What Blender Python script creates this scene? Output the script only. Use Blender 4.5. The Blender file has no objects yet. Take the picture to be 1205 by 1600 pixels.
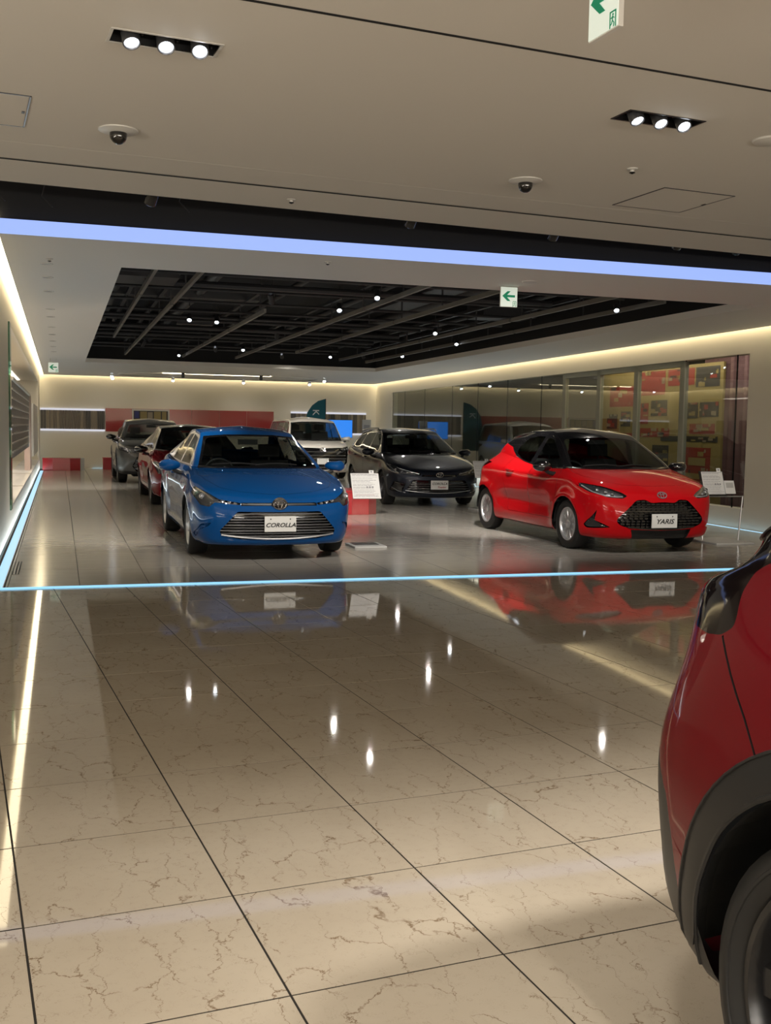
import bpy, bmesh, math, random, numpy as np
from mathutils import Vector, Matrix
from mathutils.bvhtree import BVHTree
from mathutils.interpolate import poly_3d_calc
PI = math.pi
sc = bpy.context.scene
COL = sc.collection

# ------------------------------------------------------------------ camera, world, exposure
# room frame: x across, y into the showroom, camera foot at the origin; f, yaw, pitch and roll were solved from the floor joints
CAM_H = 1.404
YAW, PITCH, ROLL = math.radians(17.262), math.radians(4.475), math.radians(.958)
cam_d = bpy.data.cameras.new('camera'); cam = bpy.data.objects.new('camera', cam_d); COL.objects.link(cam); sc.camera = cam
cam_d.sensor_fit = 'VERTICAL'; cam_d.sensor_height = 36.0; cam_d.lens = 36.0 * 1641.8 / 1600
cam_d.clip_end = 200; cam_d.clip_start = .05
fwd = Vector((math.sin(YAW) * math.cos(PITCH), math.cos(YAW) * math.cos(PITCH), -math.sin(PITCH)))
r0 = Vector((math.cos(YAW), -math.sin(YAW), 0)); u0 = r0.cross(fwd)
rv = math.cos(ROLL) * r0 + math.sin(ROLL) * u0; uv = -math.sin(ROLL) * r0 + math.cos(ROLL) * u0
cam.matrix_world = Matrix(((rv.x, uv.x, -fwd.x, 0), (rv.y, uv.y, -fwd.y, 0), (rv.z, uv.z, -fwd.z, CAM_H), (0, 0, 0, 1)))

w = bpy.data.worlds.new('world'); sc.world = w; w.use_nodes = True
w.node_tree.nodes['Background'].inputs[0].default_value = (1.0, .88, .72, 1)
w.node_tree.nodes['Background'].inputs[1].default_value = .05
sc.view_settings.view_transform = 'Standard'; sc.view_settings.look = 'None'
sc.view_settings.gamma = 1; sc.view_settings.use_curve_mapping = False
sc.view_settings.exposure = 0.0
sc.cycles.use_denoising = True
sc.cycles.max_bounces = 8; sc.cycles.diffuse_bounces = 3; sc.cycles.glossy_bounces = 4; sc.cycles.transparent_max_bounces = 12
sc.cycles.sample_clamp_indirect = 4.0
sc.cycles.caustics_reflective = False; sc.cycles.caustics_refractive = False

WARM = (1.0, .82, .62); NEUT = (1.0, .93, .84)
def spot(loc, target, power, size=45, blend=.6, col=NEUT, rad=.045):
    l = bpy.data.lights.new('spot_light', 'SPOT'); l.energy = power; l.spot_size = math.radians(size); l.spot_blend = blend
    l.color = col; l.shadow_soft_size = rad
    o = bpy.data.objects.new('spot_light', l); o.location = loc
    o.rotation_euler = (Vector(target) - Vector(loc)).to_track_quat('-Z', 'Y').to_euler(); COL.objects.link(o); return o
def area(loc, target, power, sx, sy, col=WARM):
    l = bpy.data.lights.new('area_light', 'AREA'); l.shape = 'RECTANGLE'; l.size = sx; l.size_y = sy; l.energy = power; l.color = col
    o = bpy.data.objects.new('area_light', l); o.location = loc
    o.rotation_euler = (Vector(target) - Vector(loc)).to_track_quat('-Z', 'Y').to_euler(); COL.objects.link(o); return o

TH = math.radians(4.95)                                   # the front hall is turned against the showroom
def N2R(x, y): return (x * math.cos(TH) - y * math.sin(TH), x * math.sin(TH) + y * math.cos(TH))
def R2N(x, y): return (x * math.cos(TH) + y * math.sin(TH), -x * math.sin(TH) + y * math.cos(TH))

# lights of the front hall: every one stands for a ceiling downlight
for x, y, ax, ay, p in ((.43, 4.5, .3, 2.0, 70), (2.85, 4.72, 2.6, 2.1, 80), (5.4, 4.9, 5.0, 2.2, 70), (.6, 1.3, 1.2, 1.9, 90), (2.9, 1.5, 2.1, 2.0, 430), (5.2, 1.6, 4.4, 2.6, 220), (1.2, -1.4, 1.6, .4, 300), (-2.0, 1.4, -1.6, 2.2, 70)):
    spot((x, y, 2.88), (ax, ay, 0), p, 78, 1.0, NEUT, .12)
# spotlights in the open black ceiling of the showroom: position, aim
FAR_SPOTS = [(2.06, 17.7), (2.53, 17.85), (4.04, 20.3), (4.0, 24.0), (5.31, 26.0), (6.35, 25.2), (7.11, 24.9), (7.83, 24.06), (1.75, 23.7), (2.84, 26.6),
             (4.06, 13.6), (2.85, 14.7), (3.97, 15.25), (3.45, 24.5), (6.51, 18.1), (7.69, 20.1), (7.59, 13.5), (1.6, 12.0), (5.3, 12.2)]
FAR_AIM = [(1.4, 18.5), (2.3, 20.0), (4.4, 22.8), (2.3, 28.0), (6.6, 30.0), (7.0, 29.5), (8.6, 26.0), (8.8, 26.0), (.4, 25.0), (2.6, 32.5),
           (3.4, 15.2), (3.8, 16.4), (5.2, 17.5), (4.6, 28.5), (6.6, 20.2), (8.6, 21.5), (8.2, 15.5), (.9, 13.8), (6.2, 14.2)]
FAR_POW = [90, 90, 95, 90, 90, 90, 60, 80, 45, 80, 100, 100, 90, 60, 100, 60, 110, 38, 110]
TO_VIEWER = {0: (1.4, 14.6), 1: (2.0, 15.0), 3: (3.4, 20.5), 5: (5.4, 22.0), 7: (6.8, 20.4), 12: (3.3, 12.0), 14: (5.2, 14.6), 16: (6.2, 10.6), 10: (3.2, 10.8), 9: (2.4, 23.5), 15: (6.6, 17.0)}
for i, ((x, y), (ax, ay), p) in enumerate(zip(FAR_SPOTS, FAR_AIM, FAR_POW)):
    if i in TO_VIEWER: FAR_AIM[i] = TO_VIEWER[i]; spot((x, y, 3.10), (*TO_VIEWER[i], .3), p * .4, 62, .9, NEUT, .025)
    else: spot((x, y, 3.10), (ax, ay, .3), p * 7.6, 66, .9, NEUT, .04)
for x, y in ((1.5, 33.4), (3.46, 33.6), (5.75, 33.8), (7.9, 33.8)): spot((x, y, 2.85), (x, 35.3, 1.4), 14, 80, 1, NEUT, .04)
area((3.5, -6.6, .5), (3.5, -4.6, 3.0), 720, 12, .25, NEUT)                # added fill lamp behind the viewer, brightens the hall ceiling
area((-4.7, 2, .5), (-3.4, 2.2, 3.0), 260, 8, .25, NEUT)  # second added fill lamp, unseen at the left, for the hall ceiling
# recess track spotlights light the car fronts; last entry is an added floor fill
REC = ((.75, 9.0, 1.6, 12.2, 210), (3.04, 9.1, 2.6, 12.4, 240), (4.5, 9.2, 5.2, 13.0, 190), (5.85, 9.2, 6.5, 12.3, 240), (6.57, 9.25, 7.6, 12.6, 210), (1.9, 9.0, 2.2, 11.6, 160), (4.5, 9.1, 4.2, 11.6, 400))
for x, y, ax, ay, p in REC: spot((x * .893, y * .893 + .02, 2.99), (ax, ay, .4), p, 58, .9, NEUT, .04)
cool = (.78, .90, 1.0)                                    # light of the two floor troughs
area((-.535, 22, .03), (-.535, 22, 3), 50, .10, 25, cool); area((10.0, 22, .03), (10.0, 22, 3), 60, .10, 25, cool)
# ------------------------------------------------------------------ materials
MAT = {}
def mat(name, col, rough=.5, metal=0.0, coat=0.0, spec=None, emit=None, es=0.0, coat_rough=.02, **kw):
    m = bpy.data.materials.new(name); m.use_nodes = True
    b = m.node_tree.nodes['Principled BSDF']
    b.inputs['Base Color'].default_value = (*col, 1); b.inputs['Roughness'].default_value = rough; b.inputs['Metallic'].default_value = metal
    b.inputs['Coat Weight'].default_value = coat; b.inputs['Coat Roughness'].default_value = coat_rough
    if 'paint' in name: b.inputs['Coat IOR'].default_value = 1.26 if 'crimson' in name else 1.32
    if spec is not None: b.inputs['Specular IOR Level'].default_value = spec
    if emit: b.inputs['Emission Color'].default_value = (*emit, 1); b.inputs['Emission Strength'].default_value = es
    for k, v in kw.items(): b.inputs[k.replace('_', ' ')].default_value = v
    MAT[name] = m; return m

def glassy(name, tint, fres=1.5, rough=.0):
    """thin glass sheet: clear tinted body with a mirror coat by Fresnel"""
    m = bpy.data.materials.new(name); m.use_nodes = True; nt = m.node_tree; nt.nodes.clear()
    o = nt.nodes.new('ShaderNodeOutputMaterial'); mx = nt.nodes.new('ShaderNodeMixShader'); fr = nt.nodes.new('ShaderNodeFresnel')
    t = nt.nodes.new('ShaderNodeBsdfTransparent'); g = nt.nodes.new('ShaderNodeBsdfGlossy')
    gm = nt.nodes.new('ShaderNodeNewGeometry'); mi = nt.nodes.new('ShaderNodeMix'); mi.data_type = 'FLOAT'
    mi.inputs['A'].default_value = fres; mi.inputs['B'].default_value = 1 / fres; nt.links.new(gm.outputs['Backfacing'], mi.inputs['Factor']); nt.links.new(mi.outputs['Result'], fr.inputs['IOR']); t.inputs['Color'].default_value = (*tint, 1); g.inputs['Roughness'].default_value = rough
    nt.links.new(fr.outputs[0], mx.inputs[0]); nt.links.new(t.outputs[0], mx.inputs[1]); nt.links.new(g.outputs[0], mx.inputs[2]); nt.links.new(mx.outputs[0], o.inputs[0])
    MAT[name] = m; return m

mat('blue_paint', (.001, .050, .185), .6, 0, 1.0, spec=.05)
mat('red_paint', (.40, .002, .005), .6, .0, 1.0, spec=.05)
mat('crimson_paint', (.10, .0008, .004), .6, .0, 1.0, spec=.05)
mat('wine_paint', (.16, .002, .007), .6, 0, 1.0, spec=.05)
mat('grey_paint', (.075, .075, .072), .45, .7, 1.0)
mat('navy_paint', (.005, .009, .020), .45, .5, 1.0)
mat('pearl_paint', (.62, .59, .54), .35, .15, 1.0)
mat('gloss_black', (.006, .006, .007), .12, 0, 1.0)
mat('black_plastic', (.013, .013, .0135), .40, spec=.35)
mat('seam', (.004, .004, .004), .8)
mat('grey_trim', (.10, .10, .105), .3, .6)
mat('grey_gloss', (.03, .03, .032), .15, .2, 1.0)
mat('rim_black', (.012, .012, .013), .22, spec=.4)
mat('satin_silver', (.55, .56, .58), .3, .9)
mat('chrome', (.8, .8, .82), .08, 1.0)
mat('chrome_trim', (.42, .43, .45), .22, 1.0)
mat('silver', (.52, .53, .55), .32, .75)
mat('dark_alloy', (.10, .10, .11), .3, .8)
mat('dark_metal', (.05, .05, .05), .4, .9)
mat('tire', (.010, .010, .010), .6, spec=.35)
mat('interior', (.018, .018, .020), .6)
mat('mirror', (.8, .8, .8), .02, 1.0)
mat('plate', (.62, .62, .60), .35)
mat('plate_gold', (.62, .55, .42), .35)
mat('ink', (.01, .01, .012), .5)
mat('red_ink', (.25, .02, .02), .5)
mat('lamp_house', (.16, .16, .17), .25, .8)
mat('lens_bulb', (.5, .5, .52), .05, .3, 1.0)
glassy('glass', (.42, .45, .43), 1.33)
glassy('lens', (.85, .87, .88), 1.5)
glassy('red_lens', (.5, .03, .03), 1.5)
glassy('clear_acrylic', (.93, .95, .95), 1.45)
mat('smoke_lens', (.006, .004, .004), .06, spec=.3)
# ------------------------------------------------------------------ helpers
def lerp(a, b, t): return a + (b - a) * t

def link(o, parent=None):
    COL.objects.link(o)
    if parent is not None: o.parent = parent
    return o

def empty(name, loc=(0, 0, 0), rz=0.0, label=None, cat=None, group=None):
    o = bpy.data.objects.new(name, None)
    o.empty_display_size = .1
    o.location = loc; o.rotation_euler = (0, 0, rz)
    COL.objects.link(o)
    return tag(o, label, cat, group)

def tag(o, label=None, cat=None, group=None, kind=None):
    if label: o['label'] = label
    if cat: o['category'] = cat
    if group: o['group'] = group
    if kind: o['kind'] = kind
    return o

class MB:
    """collects simple shapes into one mesh"""
    def __init__(s): s.v = []; s.f = []; s.mi = []; s.cur = 0
    def add(s, vs, fs):
        n = len(s.v); s.v += [tuple(v) for v in vs]
        s.f += [tuple(i + n for i in f) for f in fs]; s.mi += [s.cur] * len(fs)
        return s
    def box(s, x0, x1, y0, y1, z0, z1, M=None):
        vs = [Vector((x, y, z)) for z in (z0, z1) for y in (y0, y1) for x in (x0, x1)]
        if M is not None: vs = [M @ v for v in vs]
        return s.add(vs, [(0, 2, 3, 1), (4, 5, 7, 6), (0, 1, 5, 4), (1, 3, 7, 5), (3, 2, 6, 7), (2, 0, 4, 6)])
    def prism(s, pts, z0, z1, M=None, cap=True):
        n = len(pts)
        vs = [Vector((x, y, z0)) for x, y in pts] + [Vector((x, y, z1)) for x, y in pts]
        if M is not None: vs = [M @ v for v in vs]
        fs = [(i, (i + 1) % n, n + (i + 1) % n, n + i) for i in range(n)]
        if cap: fs += [tuple(range(n - 1, -1, -1)), tuple(range(n, 2 * n))]
        return s.add(vs, fs)
    def tube(s, pts, r, n=8, closed=False, cap=True):
        pts = [Vector(p) for p in pts]; m = len(pts); vs = []; fs = []
        rr = r if isinstance(r, (list, tuple)) else [r] * m
        prev = None
        for i, p in enumerate(pts):
            a = pts[i - 1] if (i > 0 or closed) else p
            b = pts[(i + 1) % m] if (i < m - 1 or closed) else p
            t = (b - a).normalized()
            if prev is None:
                u = t.cross(Vector((0, 0, 1)))
                if u.length < 1e-3: u = t.cross(Vector((1, 0, 0)))
            else: u = prev - t * prev.dot(t)
            u.normalize(); prev = u; w = t.cross(u)
            for k in range(n):
                an = 2 * PI * k / n
                vs.append(p + (u * math.cos(an) + w * math.sin(an)) * rr[i])
        for i in range(m if closed else m - 1):
            j = (i + 1) % m
            for k in range(n):
                l = (k + 1) % n
                fs.append((i * n + k, i * n + l, j * n + l, j * n + k))
        if cap and not closed:
            fs += [tuple(range(n - 1, -1, -1)), tuple(range((m - 1) * n, m * n))]
        return s.add(vs, fs)
    def lathe(s, prof, n=24, M=None, closed=False, cap=False):
        """prof: (radius, height) pairs turned round z"""
        vs = []; fs = []; m = len(prof)
        for r, h in prof:
            for k in range(n):
                an = 2 * PI * k / n
                v = Vector((r * math.cos(an), r * math.sin(an), h))
                vs.append(M @ v if M is not None else v)
        for i in range(m if closed else m - 1):
            j = (i + 1) % m
            for k in range(n):
                l = (k + 1) % n
                fs.append((i * n + k, i * n + l, j * n + l, j * n + k))
        if cap:
            if prof[0][0] > 1e-5: fs.append(tuple(range(n - 1, -1, -1)))
            if prof[-1][0] > 1e-5: fs.append(tuple(range((m - 1) * n, m * n)))
        return s.add(vs, fs)
    def build(s, name, mat, parent=None, smooth=False, bevel=0, angle=40):
        me = bpy.data.meshes.new(name); me.from_pydata(s.v, [], s.f)
        mats = mat if isinstance(mat, (list, tuple)) else [mat]
        for m in mats: me.materials.append(m)
        if len(mats) > 1:
            for p, i in zip(me.polygons, s.mi): p.material_index = i
        me.validate(); me.update()
        bm = bmesh.new(); bm.from_mesh(me); bmesh.ops.recalc_face_normals(bm, faces=bm.faces)
        if smooth:
            for f in bm.faces: f.smooth = True
            for e in bm.edges:
                if len(e.link_faces) == 2 and e.calc_face_angle(0) > math.radians(angle): e.smooth = False
        bm.to_mesh(me); bm.free()
        o = bpy.data.objects.new(name, me); link(o, parent)
        if bevel:
            md = o.modifiers.new('bevel', 'BEVEL'); md.width = bevel; md.segments = 2; md.limit_method = 'ANGLE'; md.angle_limit = .6
        return o

def box(name, mat, x0, x1, y0, y1, z0, z1, parent=None, bevel=0, M=None):
    return MB().box(x0, x1, y0, y1, z0, z1, M).build(name, mat, parent, bevel=bevel)

def text(name, s, mat, size, M, parent=None, ext=.001, shear=0, sx=1.0, align='CENTER', bold=0.0):
    c = bpy.data.curves.new(name, 'FONT'); c.body = s; c.size = size; c.extrude = ext; c.shear = shear
    c.align_x = align; c.align_y = 'CENTER'; c.offset = bold; c.resolution_u = 3
    c.materials.append(mat)
    o = bpy.data.objects.new(name, c); COL.objects.link(o)
    dg = bpy.context.evaluated_depsgraph_get(); me = bpy.data.meshes.new_from_object(o.evaluated_get(dg)); bpy.data.objects.remove(o)
    o = bpy.data.objects.new(name, me); link(o, parent)
    o.matrix_local = M @ Matrix.Diagonal((sx, 1, 1, 1))
    return o
# ------------------------------------------------------------------ cars
# local frame: x across, y from nose (0) to tail (L), z up; the car faces -y
def bs_weights(u):
    return ((1 - u) ** 3 / 6, (3 * u ** 3 - 6 * u * u + 4) / 6, (-3 * u ** 3 + 3 * u * u + 3 * u + 1) / 6, u ** 3 / 6)

def bspline_surface(net, sr, st, alpha=.85):
    """net: R x T x 3 half-car control net; station 0 and T-1 lie on x=0 (mirrored there). Returns a grid."""
    net = np.array(net, float); R, T, _ = net.shape; P = net.copy()
    def ghost(P):
        m1 = P[:, 1:2].copy(); m1[..., 0] *= -1
        m2 = P[:, -2:-1].copy(); m2[..., 0] *= -1
        Q = np.concatenate([m1, P, m2], 1)
        a = 2 * Q[0:1] - Q[1:2]; b = 2 * Q[-1:] - Q[-2:-1]
        return np.concatenate([a, Q, b], 0)
    for _ in range(6):                                      # pull the net so that the surface nearly meets the given points
        Q = ghost(P)
        S = (Q[:-2] + 4 * Q[1:-1] + Q[2:]) / 6
        S = (S[:, :-2] + 4 * S[:, 1:-1] + S[:, 2:]) / 6
        P = P + alpha * (net - S)
    Q = ghost(P)
    def basis(n, sub):
        rows = []
        for i in range(n - 1):
            for k in range(sub):
                rows.append((i, bs_weights(k / sub)))
        rows.append((n - 2, bs_weights(1.0)))
        B = np.zeros((len(rows), n + 2))
        for j, (i, w) in enumerate(rows): B[j, i:i + 4] = w
        return B
    A = basis(R, sr); B = basis(T, st)
    G = np.einsum('ir,rtk,jt->ijk', A, Q, B)
    G[:, 0, 0] = 0; G[:, -1, 0] = 0
    return G

def in_poly(px, py, poly):
    c = False; n = len(poly); j = n - 1
    for i in range(n):
        xi, yi = poly[i]; xj, yj = poly[j]
        if (yi > py) != (yj > py) and px < (xj - xi) * (py - yi) / (yj - yi) + xi: c = not c
        j = i
    return c

def inset(poly, d):
    n = len(poly)
    area = sum(poly[i][0] * poly[(i + 1) % n][1] - poly[(i + 1) % n][0] * poly[i][1] for i in range(n))
    s = 1 if area > 0 else -1; out = []
    for i in range(n):
        a = Vector(poly[i - 1]); b = Vector(poly[i]); c = Vector(poly[(i + 1) % n])
        e1 = (b - a).normalized(); e2 = (c - b).normalized()
        n1 = Vector((-e1.y, e1.x)) * s; n2 = Vector((-e2.y, e2.x)) * s
        m = (n1 + n2); k = max(m.length_squared / 2, .25)
        out.append(tuple(b + m / k * d * 1.0 if k > 0 else b))
    return out

def round_poly(poly, r, k=4):
    """round the corners of a 2D polygon; r may be a list with one radius per corner"""
    out = []; n = len(poly)
    for i in range(n):
        rad = r[i] if isinstance(r, (list, tuple)) else r
        a = Vector(poly[i - 1]); b = Vector(poly[i]); c = Vector(poly[(i + 1) % n])
        if rad <= 0: out.append(tuple(b)); continue
        d1 = min(rad, (a - b).length * .48); d2 = min(rad, (c - b).length * .48)
        p = b + (a - b).normalized() * d1; q = b + (c - b).normalized() * d2
        for j in range(k + 1):
            t = j / k
            out.append(tuple((1 - t) ** 2 * p + 2 * t * (1 - t) * b + t * t * q))
    return out

def circle(cx, cy, r, n=32): return [(cx + r * math.cos(2 * PI * i / n), cy + r * math.sin(2 * PI * i / n)) for i in range(n)]

class Body:
    def __init__(s, G):
        nr, nt, _ = G.shape
        left = G.copy(); left[..., 0] *= -1
        ring = np.concatenate([G, left[:, -2:0:-1]], 1)           # closed loop of stations
        m = ring.shape[1]
        vs = ring.reshape(-1, 3)
        bm = bmesh.new(); bv = [bm.verts.new(v) for v in vs]
        for i in range(nr - 1):
            for j in range(m):
                k = (j + 1) % m
                try: bm.faces.new((bv[i * m + j], bv[i * m + k], bv[(i + 1) * m + k], bv[(i + 1) * m + j]))
                except ValueError: pass
        bmesh.ops.remove_doubles(bm, verts=bm.verts, dist=.0015)
        bmesh.ops.holes_fill(bm, edges=[e for e in bm.edges if e.is_boundary and sum(v.co.z for v in e.verts) > 1.6], sides=400)
        bmesh.ops.recalc_face_normals(bm, faces=bm.faces)
        # outward
        top = max(bm.faces, key=lambda f: f.calc_center_median().z)
        if top.normal.z < 0: bmesh.ops.reverse_faces(bm, faces=bm.faces)
        for f in bm.faces: f.smooth = True
        bm.normal_update(); bm.verts.ensure_lookup_table(); bm.faces.ensure_lookup_table()
        s.bvh = BVHTree.FromBMesh(bm)
        s.base_n = [v.normal.copy() for v in bm.verts]
        s.base_v = [v.co.copy() for v in bm.verts]
        s.base_f = [[v.index for v in f.verts] for f in bm.faces]
        s.bm = bm; s.lay = bm.faces.layers.int.new('reg'); s.names = {0: 'body_shell'}
    PROJ = {'front': (lambda v: (v.x, v.z), Vector((0, 1, 0)), lambda a, b: Vector((a, 0, b))),
            'side': (lambda v: (v.y, v.z), Vector((1, 0, 0)), lambda a, b: Vector((0, a, b))),
            'top': (lambda v: (v.x, v.y), Vector((0, 0, 1)), lambda a, b: Vector((a, b, 0)))}
    def cut(s, reg, poly, proj, filt, gap=0.0, gapreg=None, only=None):
        """cut the polygon into the surface seen along a direction and give the faces inside it the number reg"""
        P, D, U = s.PROJ[proj]; lay = s.lay; bm = s.bm
        xs = [p[0] for p in poly]; ys = [p[1] for p in poly]
        e = .03; X0, X1, Y0, Y1 = min(xs) - e, max(xs) + e, min(ys) - e, max(ys) + e
        def bb(f):
            q = [P(v.co) for v in f.verts]
            return min(a for a, b in q), max(a for a, b in q), min(b for a, b in q), max(b for a, b in q)
        cand = []
        for f in bm.faces:
            if only is not None and f[lay] not in only: continue
            b = bb(f)
            if b[1] < X0 or b[0] > X1 or b[3] < Y0 or b[2] > Y1: continue
            if filt(f.calc_center_median(), f.normal): cand.append(f)
        polys = [poly] + ([inset(poly, gap)] if gap else [])
        for pl in polys:
            n = len(pl)
            for i in range(n):
                a, b = pl[i], pl[(i + 1) % n]
                if abs(a[0] - b[0]) + abs(a[1] - b[1]) < 1e-6: continue
                x0, x1 = min(a[0], b[0]) - 1e-3, max(a[0], b[0]) + 1e-3; y0, y1 = min(a[1], b[1]) - 1e-3, max(a[1], b[1]) + 1e-3
                near = []; rest = []
                for f in cand:
                    q = bb(f)
                    (rest if (q[1] < x0 or q[0] > x1 or q[3] < y0 or q[2] > y1) else near).append(f)
                if not near: continue
                A = U(*a); Bv = U(*b); no = (Bv - A).cross(D).normalized()
                es = set(); vs = set()
                for f in near: es.update(f.edges); vs.update(f.verts)
                r = bmesh.ops.bisect_plane(bm, geom=near + list(es) + list(vs), dist=2e-5, plane_co=A, plane_no=no)
                cand = rest + [g for g in r['geom'] if isinstance(g, bmesh.types.BMFace)]
        cand = list({f for f in cand if f.is_valid})
        for f in cand:
            c = P(f.calc_center_median())
            if in_poly(c[0], c[1], poly):
                if gap and not in_poly(c[0], c[1], polys[1]): f[lay] = gapreg
                else: f[lay] = reg
    def normal_at(s, p):
        loc, no, idx, d = s.bvh.find_nearest(p)
        if idx is None: return Vector((0, 0, 1))
        vi = s.base_f[idx]
        if len(vi) > 4: return no
        w = [1 / ((s.base_v[i] - loc).length + 1e-5) for i in vi]
        if len(vi) == 4:                                   # inverse bilinear is overkill: mean-value like weights
            w = poly_3d_calc([s.base_v[i] for i in vi], loc)
        elif len(vi) == 3: w = poly_3d_calc([s.base_v[i] for i in vi], loc)
        n = Vector((0, 0, 0))
        for i, k in zip(vi, w): n += s.base_n[i] * k
        return n.normalized() if n.length > 1e-6 else no
    def extract(s, reg, name, mat, parent, offset=0.0, smooth=True, depth=0.0, rim=0.0, rimdir=None):
        fs = [f for f in s.bm.faces if f[s.lay] == reg]
        if not fs: return None
        idx = {}; vs = []; faces = []; mi = []; orig = []
        for f in fs:
            r = []
            for v in f.verts:
                if v.index not in idx or True:
                    k = v
                    if k not in idx: idx[k] = len(vs); n = s.nrm.get(k) or s.nrm.setdefault(k, s.normal_at(k.co)); vs.append(k.co + n * offset); orig.append(n)
                    r.append(idx[k])
            faces.append(r)
        nsurf = len(faces); base = len(vs)
        if depth or rim:
            cnt = {}
            for f in faces:
                for i in range(len(f)):
                    a, b = f[i], f[(i + 1) % len(f)]
                    cnt[(a, b)] = 1
            bd = [(a, b) for (a, b) in cnt if (b, a) not in cnt]
        if depth:                                           # sink the face and wall the sides
            d = rimdir if rimdir is not None else None
            top = {}
            for a, b in bd:
                for i in (a, b):
                    if i not in top: top[i] = len(vs); vs.append(vs[i].copy()); orig.append(orig[i])
            for i in range(base): vs[i] = vs[i] + (d * depth if d is not None else -orig[i] * depth)
            for a, b in bd: faces.append([a, b, top[b], top[a]])
        if rim:
            new = {}
            for a, b in bd:
                for i in (a, b):
                    if i not in new: new[i] = len(vs); vs.append(vs[i] - orig[i] * rim); orig.append(orig[i])
            for a, b in bd: faces.append([b, a, new[a], new[b]])
        me = bpy.data.meshes.new(name); me.from_pydata(vs, [], faces); me.materials.append(mat)
        for i, p in enumerate(me.polygons): p.use_smooth = smooth and i < nsurf
        if smooth and not depth:
            ln = []
            for i, p in enumerate(me.polygons):
                for li in p.loop_indices:
                    ln.append(orig[me.loops[li].vertex_index] if i < nsurf else p.normal.copy())
            me.normals_split_custom_set(ln)
        o = bpy.data.objects.new(name, me); link(o, parent)
        return o

def interp(tab, x):
    if x <= tab[0][0]: return tab[0][1]
    for (a, va), (b, vb) in zip(tab, tab[1:]):
        if x <= b: return va + (vb - va) * (x - a) / (b - a)
    return tab[-1][1]

def car_net(p):
    """control net of half a car from its main dimensions"""
    L, W = p['L'], p['W'] / 2
    fo, wb = p['fo'], p['wb']; ra = fo + wb
    xs = [0, .33, .62, .85, .965, 1, 1, 1, 1, 1, 1, 1, .97, .86, .6, .3, 0]
    nose = p.get('nose', [0, .012, .05, .15, .36]); tail = p.get('tail', [.34, .14, .05, .012, 0])
    mid = np.linspace(fo + .42, ra - .35, 5)
    yl = [nose[4], .6 if fo > .75 else fo * .75, fo, mid[0], mid[1], mid[2], mid[3], ra, L - tail[0]]
    yu, yr = p['yu'], p['yr']                            # window base and roof edge, nine stations each (A pillar ... C pillar)
    F, Bk = p['front'], p['rear']                        # centre line (y, z) for the 13 rings
    Wf = p['wf']                                         # half widths (fraction of W) for the side of each ring
    zs = p['zside']                                      # list of tables y -> z for each ring
    mixes = [0, 0, 0, 0, 0, .05, .22, .62, 1, 1, None, 2, 2, 2]
    net = []
    for r in range(14):
        row = [None] * 17; m = mixes[r]
        ymid = (F[13][0] + Bk[13][0]) / 2
        def side_y(k):
            if r == 12: return lerp(yr[k], ymid, .22)
            if m is None: return lerp(yu[k], yr[k], .52)
            if m <= 1: return lerp(yl[k], yu[k], m)
            return yr[k]
        if r == 13:
            y0, y1 = F[r][0], Bk[r][0]
            for k in range(17):
                if k <= 4: y = y0
                elif k >= 12: y = y1
                else: y = lerp(y0, y1, (yr[k - 4] - yr[0]) / (yr[8] - yr[0]))
                row[k] = (0, y, lerp(F[r][1], Bk[r][1], (y - y0) / (y1 - y0)) + p.get('roofcrown', .02) * math.sin(PI * (y - y0) / (y1 - y0)))
            net.append(row); continue
        w = Wf[r] * W
        wt = p.get('wtaper', {}).get(r)
        for k in range(4, 13):
            y = side_y(k - 4); z = interp(zs[r], y)
            f = xs[k] if r < 7 else (1 if r > 7 else (.5 + .5 * xs[k]))
            ww = w * f
            if wt: ww *= interp(wt, y)
            row[k] = (ww, y, z)
        for k in range(4):
            f = xs[k] / xs[4]; yF, zF = F[r]
            if r < 7: y = yF + (nose[k] / nose[4]) * (row[4][1] - yF)
            else: y = yF + (f ** 3.2) * (row[4][1] - yF)
            e = p.get('zpow', {}).get(r, 2.2)
            row[k] = (row[4][0] * f, y, lerp(zF, row[4][2], f ** e))
        for j, k in enumerate(range(13, 17)):
            f = xs[k] / xs[12]; yB, zB = Bk[r]
            if r < 7: y = yB - (tail[j + 1] / tail[0]) * (yB - row[12][1])
            else: y = yB - (f ** 3.0) * (yB - row[12][1])
            row[k] = (row[12][0] * f, y, lerp(zB, row[12][2], f ** 2.2))
        net.append(row)
    for (r, k), v in p.get('fix', {}).items(): net[r][k] = tuple(a + b for a, b in zip(net[r][k], v))
    return net

def make_body(p, sr=5, st=6):
    G = bspline_surface(car_net(p), sr, st)
    W = p['W'] / 2; fo, ra = p['fo'], p['fo'] + p['wb']; R = p['arch']
    x, y, z = G[..., 0], G[..., 1], G[..., 2]
    side = np.clip((x / W - .8) / .12, 0, 1)
    for yc in (fo, ra):
        d = np.hypot(y - yc, z - p['rw'])
        x += side * p.get('flare', .018) * np.exp(-((d - R - .01) / .07) ** 2)
    door = np.clip((y - fo - R - .08) / .15, 0, 1) * np.clip((ra - R - .08 - y) / .15, 0, 1)
    x -= side * door * p.get('scoop', .022) * np.exp(-((z - p.get('scoopz', .48)) / .11) ** 2)
    x += side * door * p.get('crease', .008) * np.exp(-((z - p.get('creasez', .76)) / .03) ** 2)
    f = p.get('sculpt')
    if f: f(x, y, z)
    G[..., 0] = x; G[..., 1] = y; G[..., 2] = z
    G[:, 0, 0] = 0; G[:, -1, 0] = 0
    return Body(G)

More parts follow.
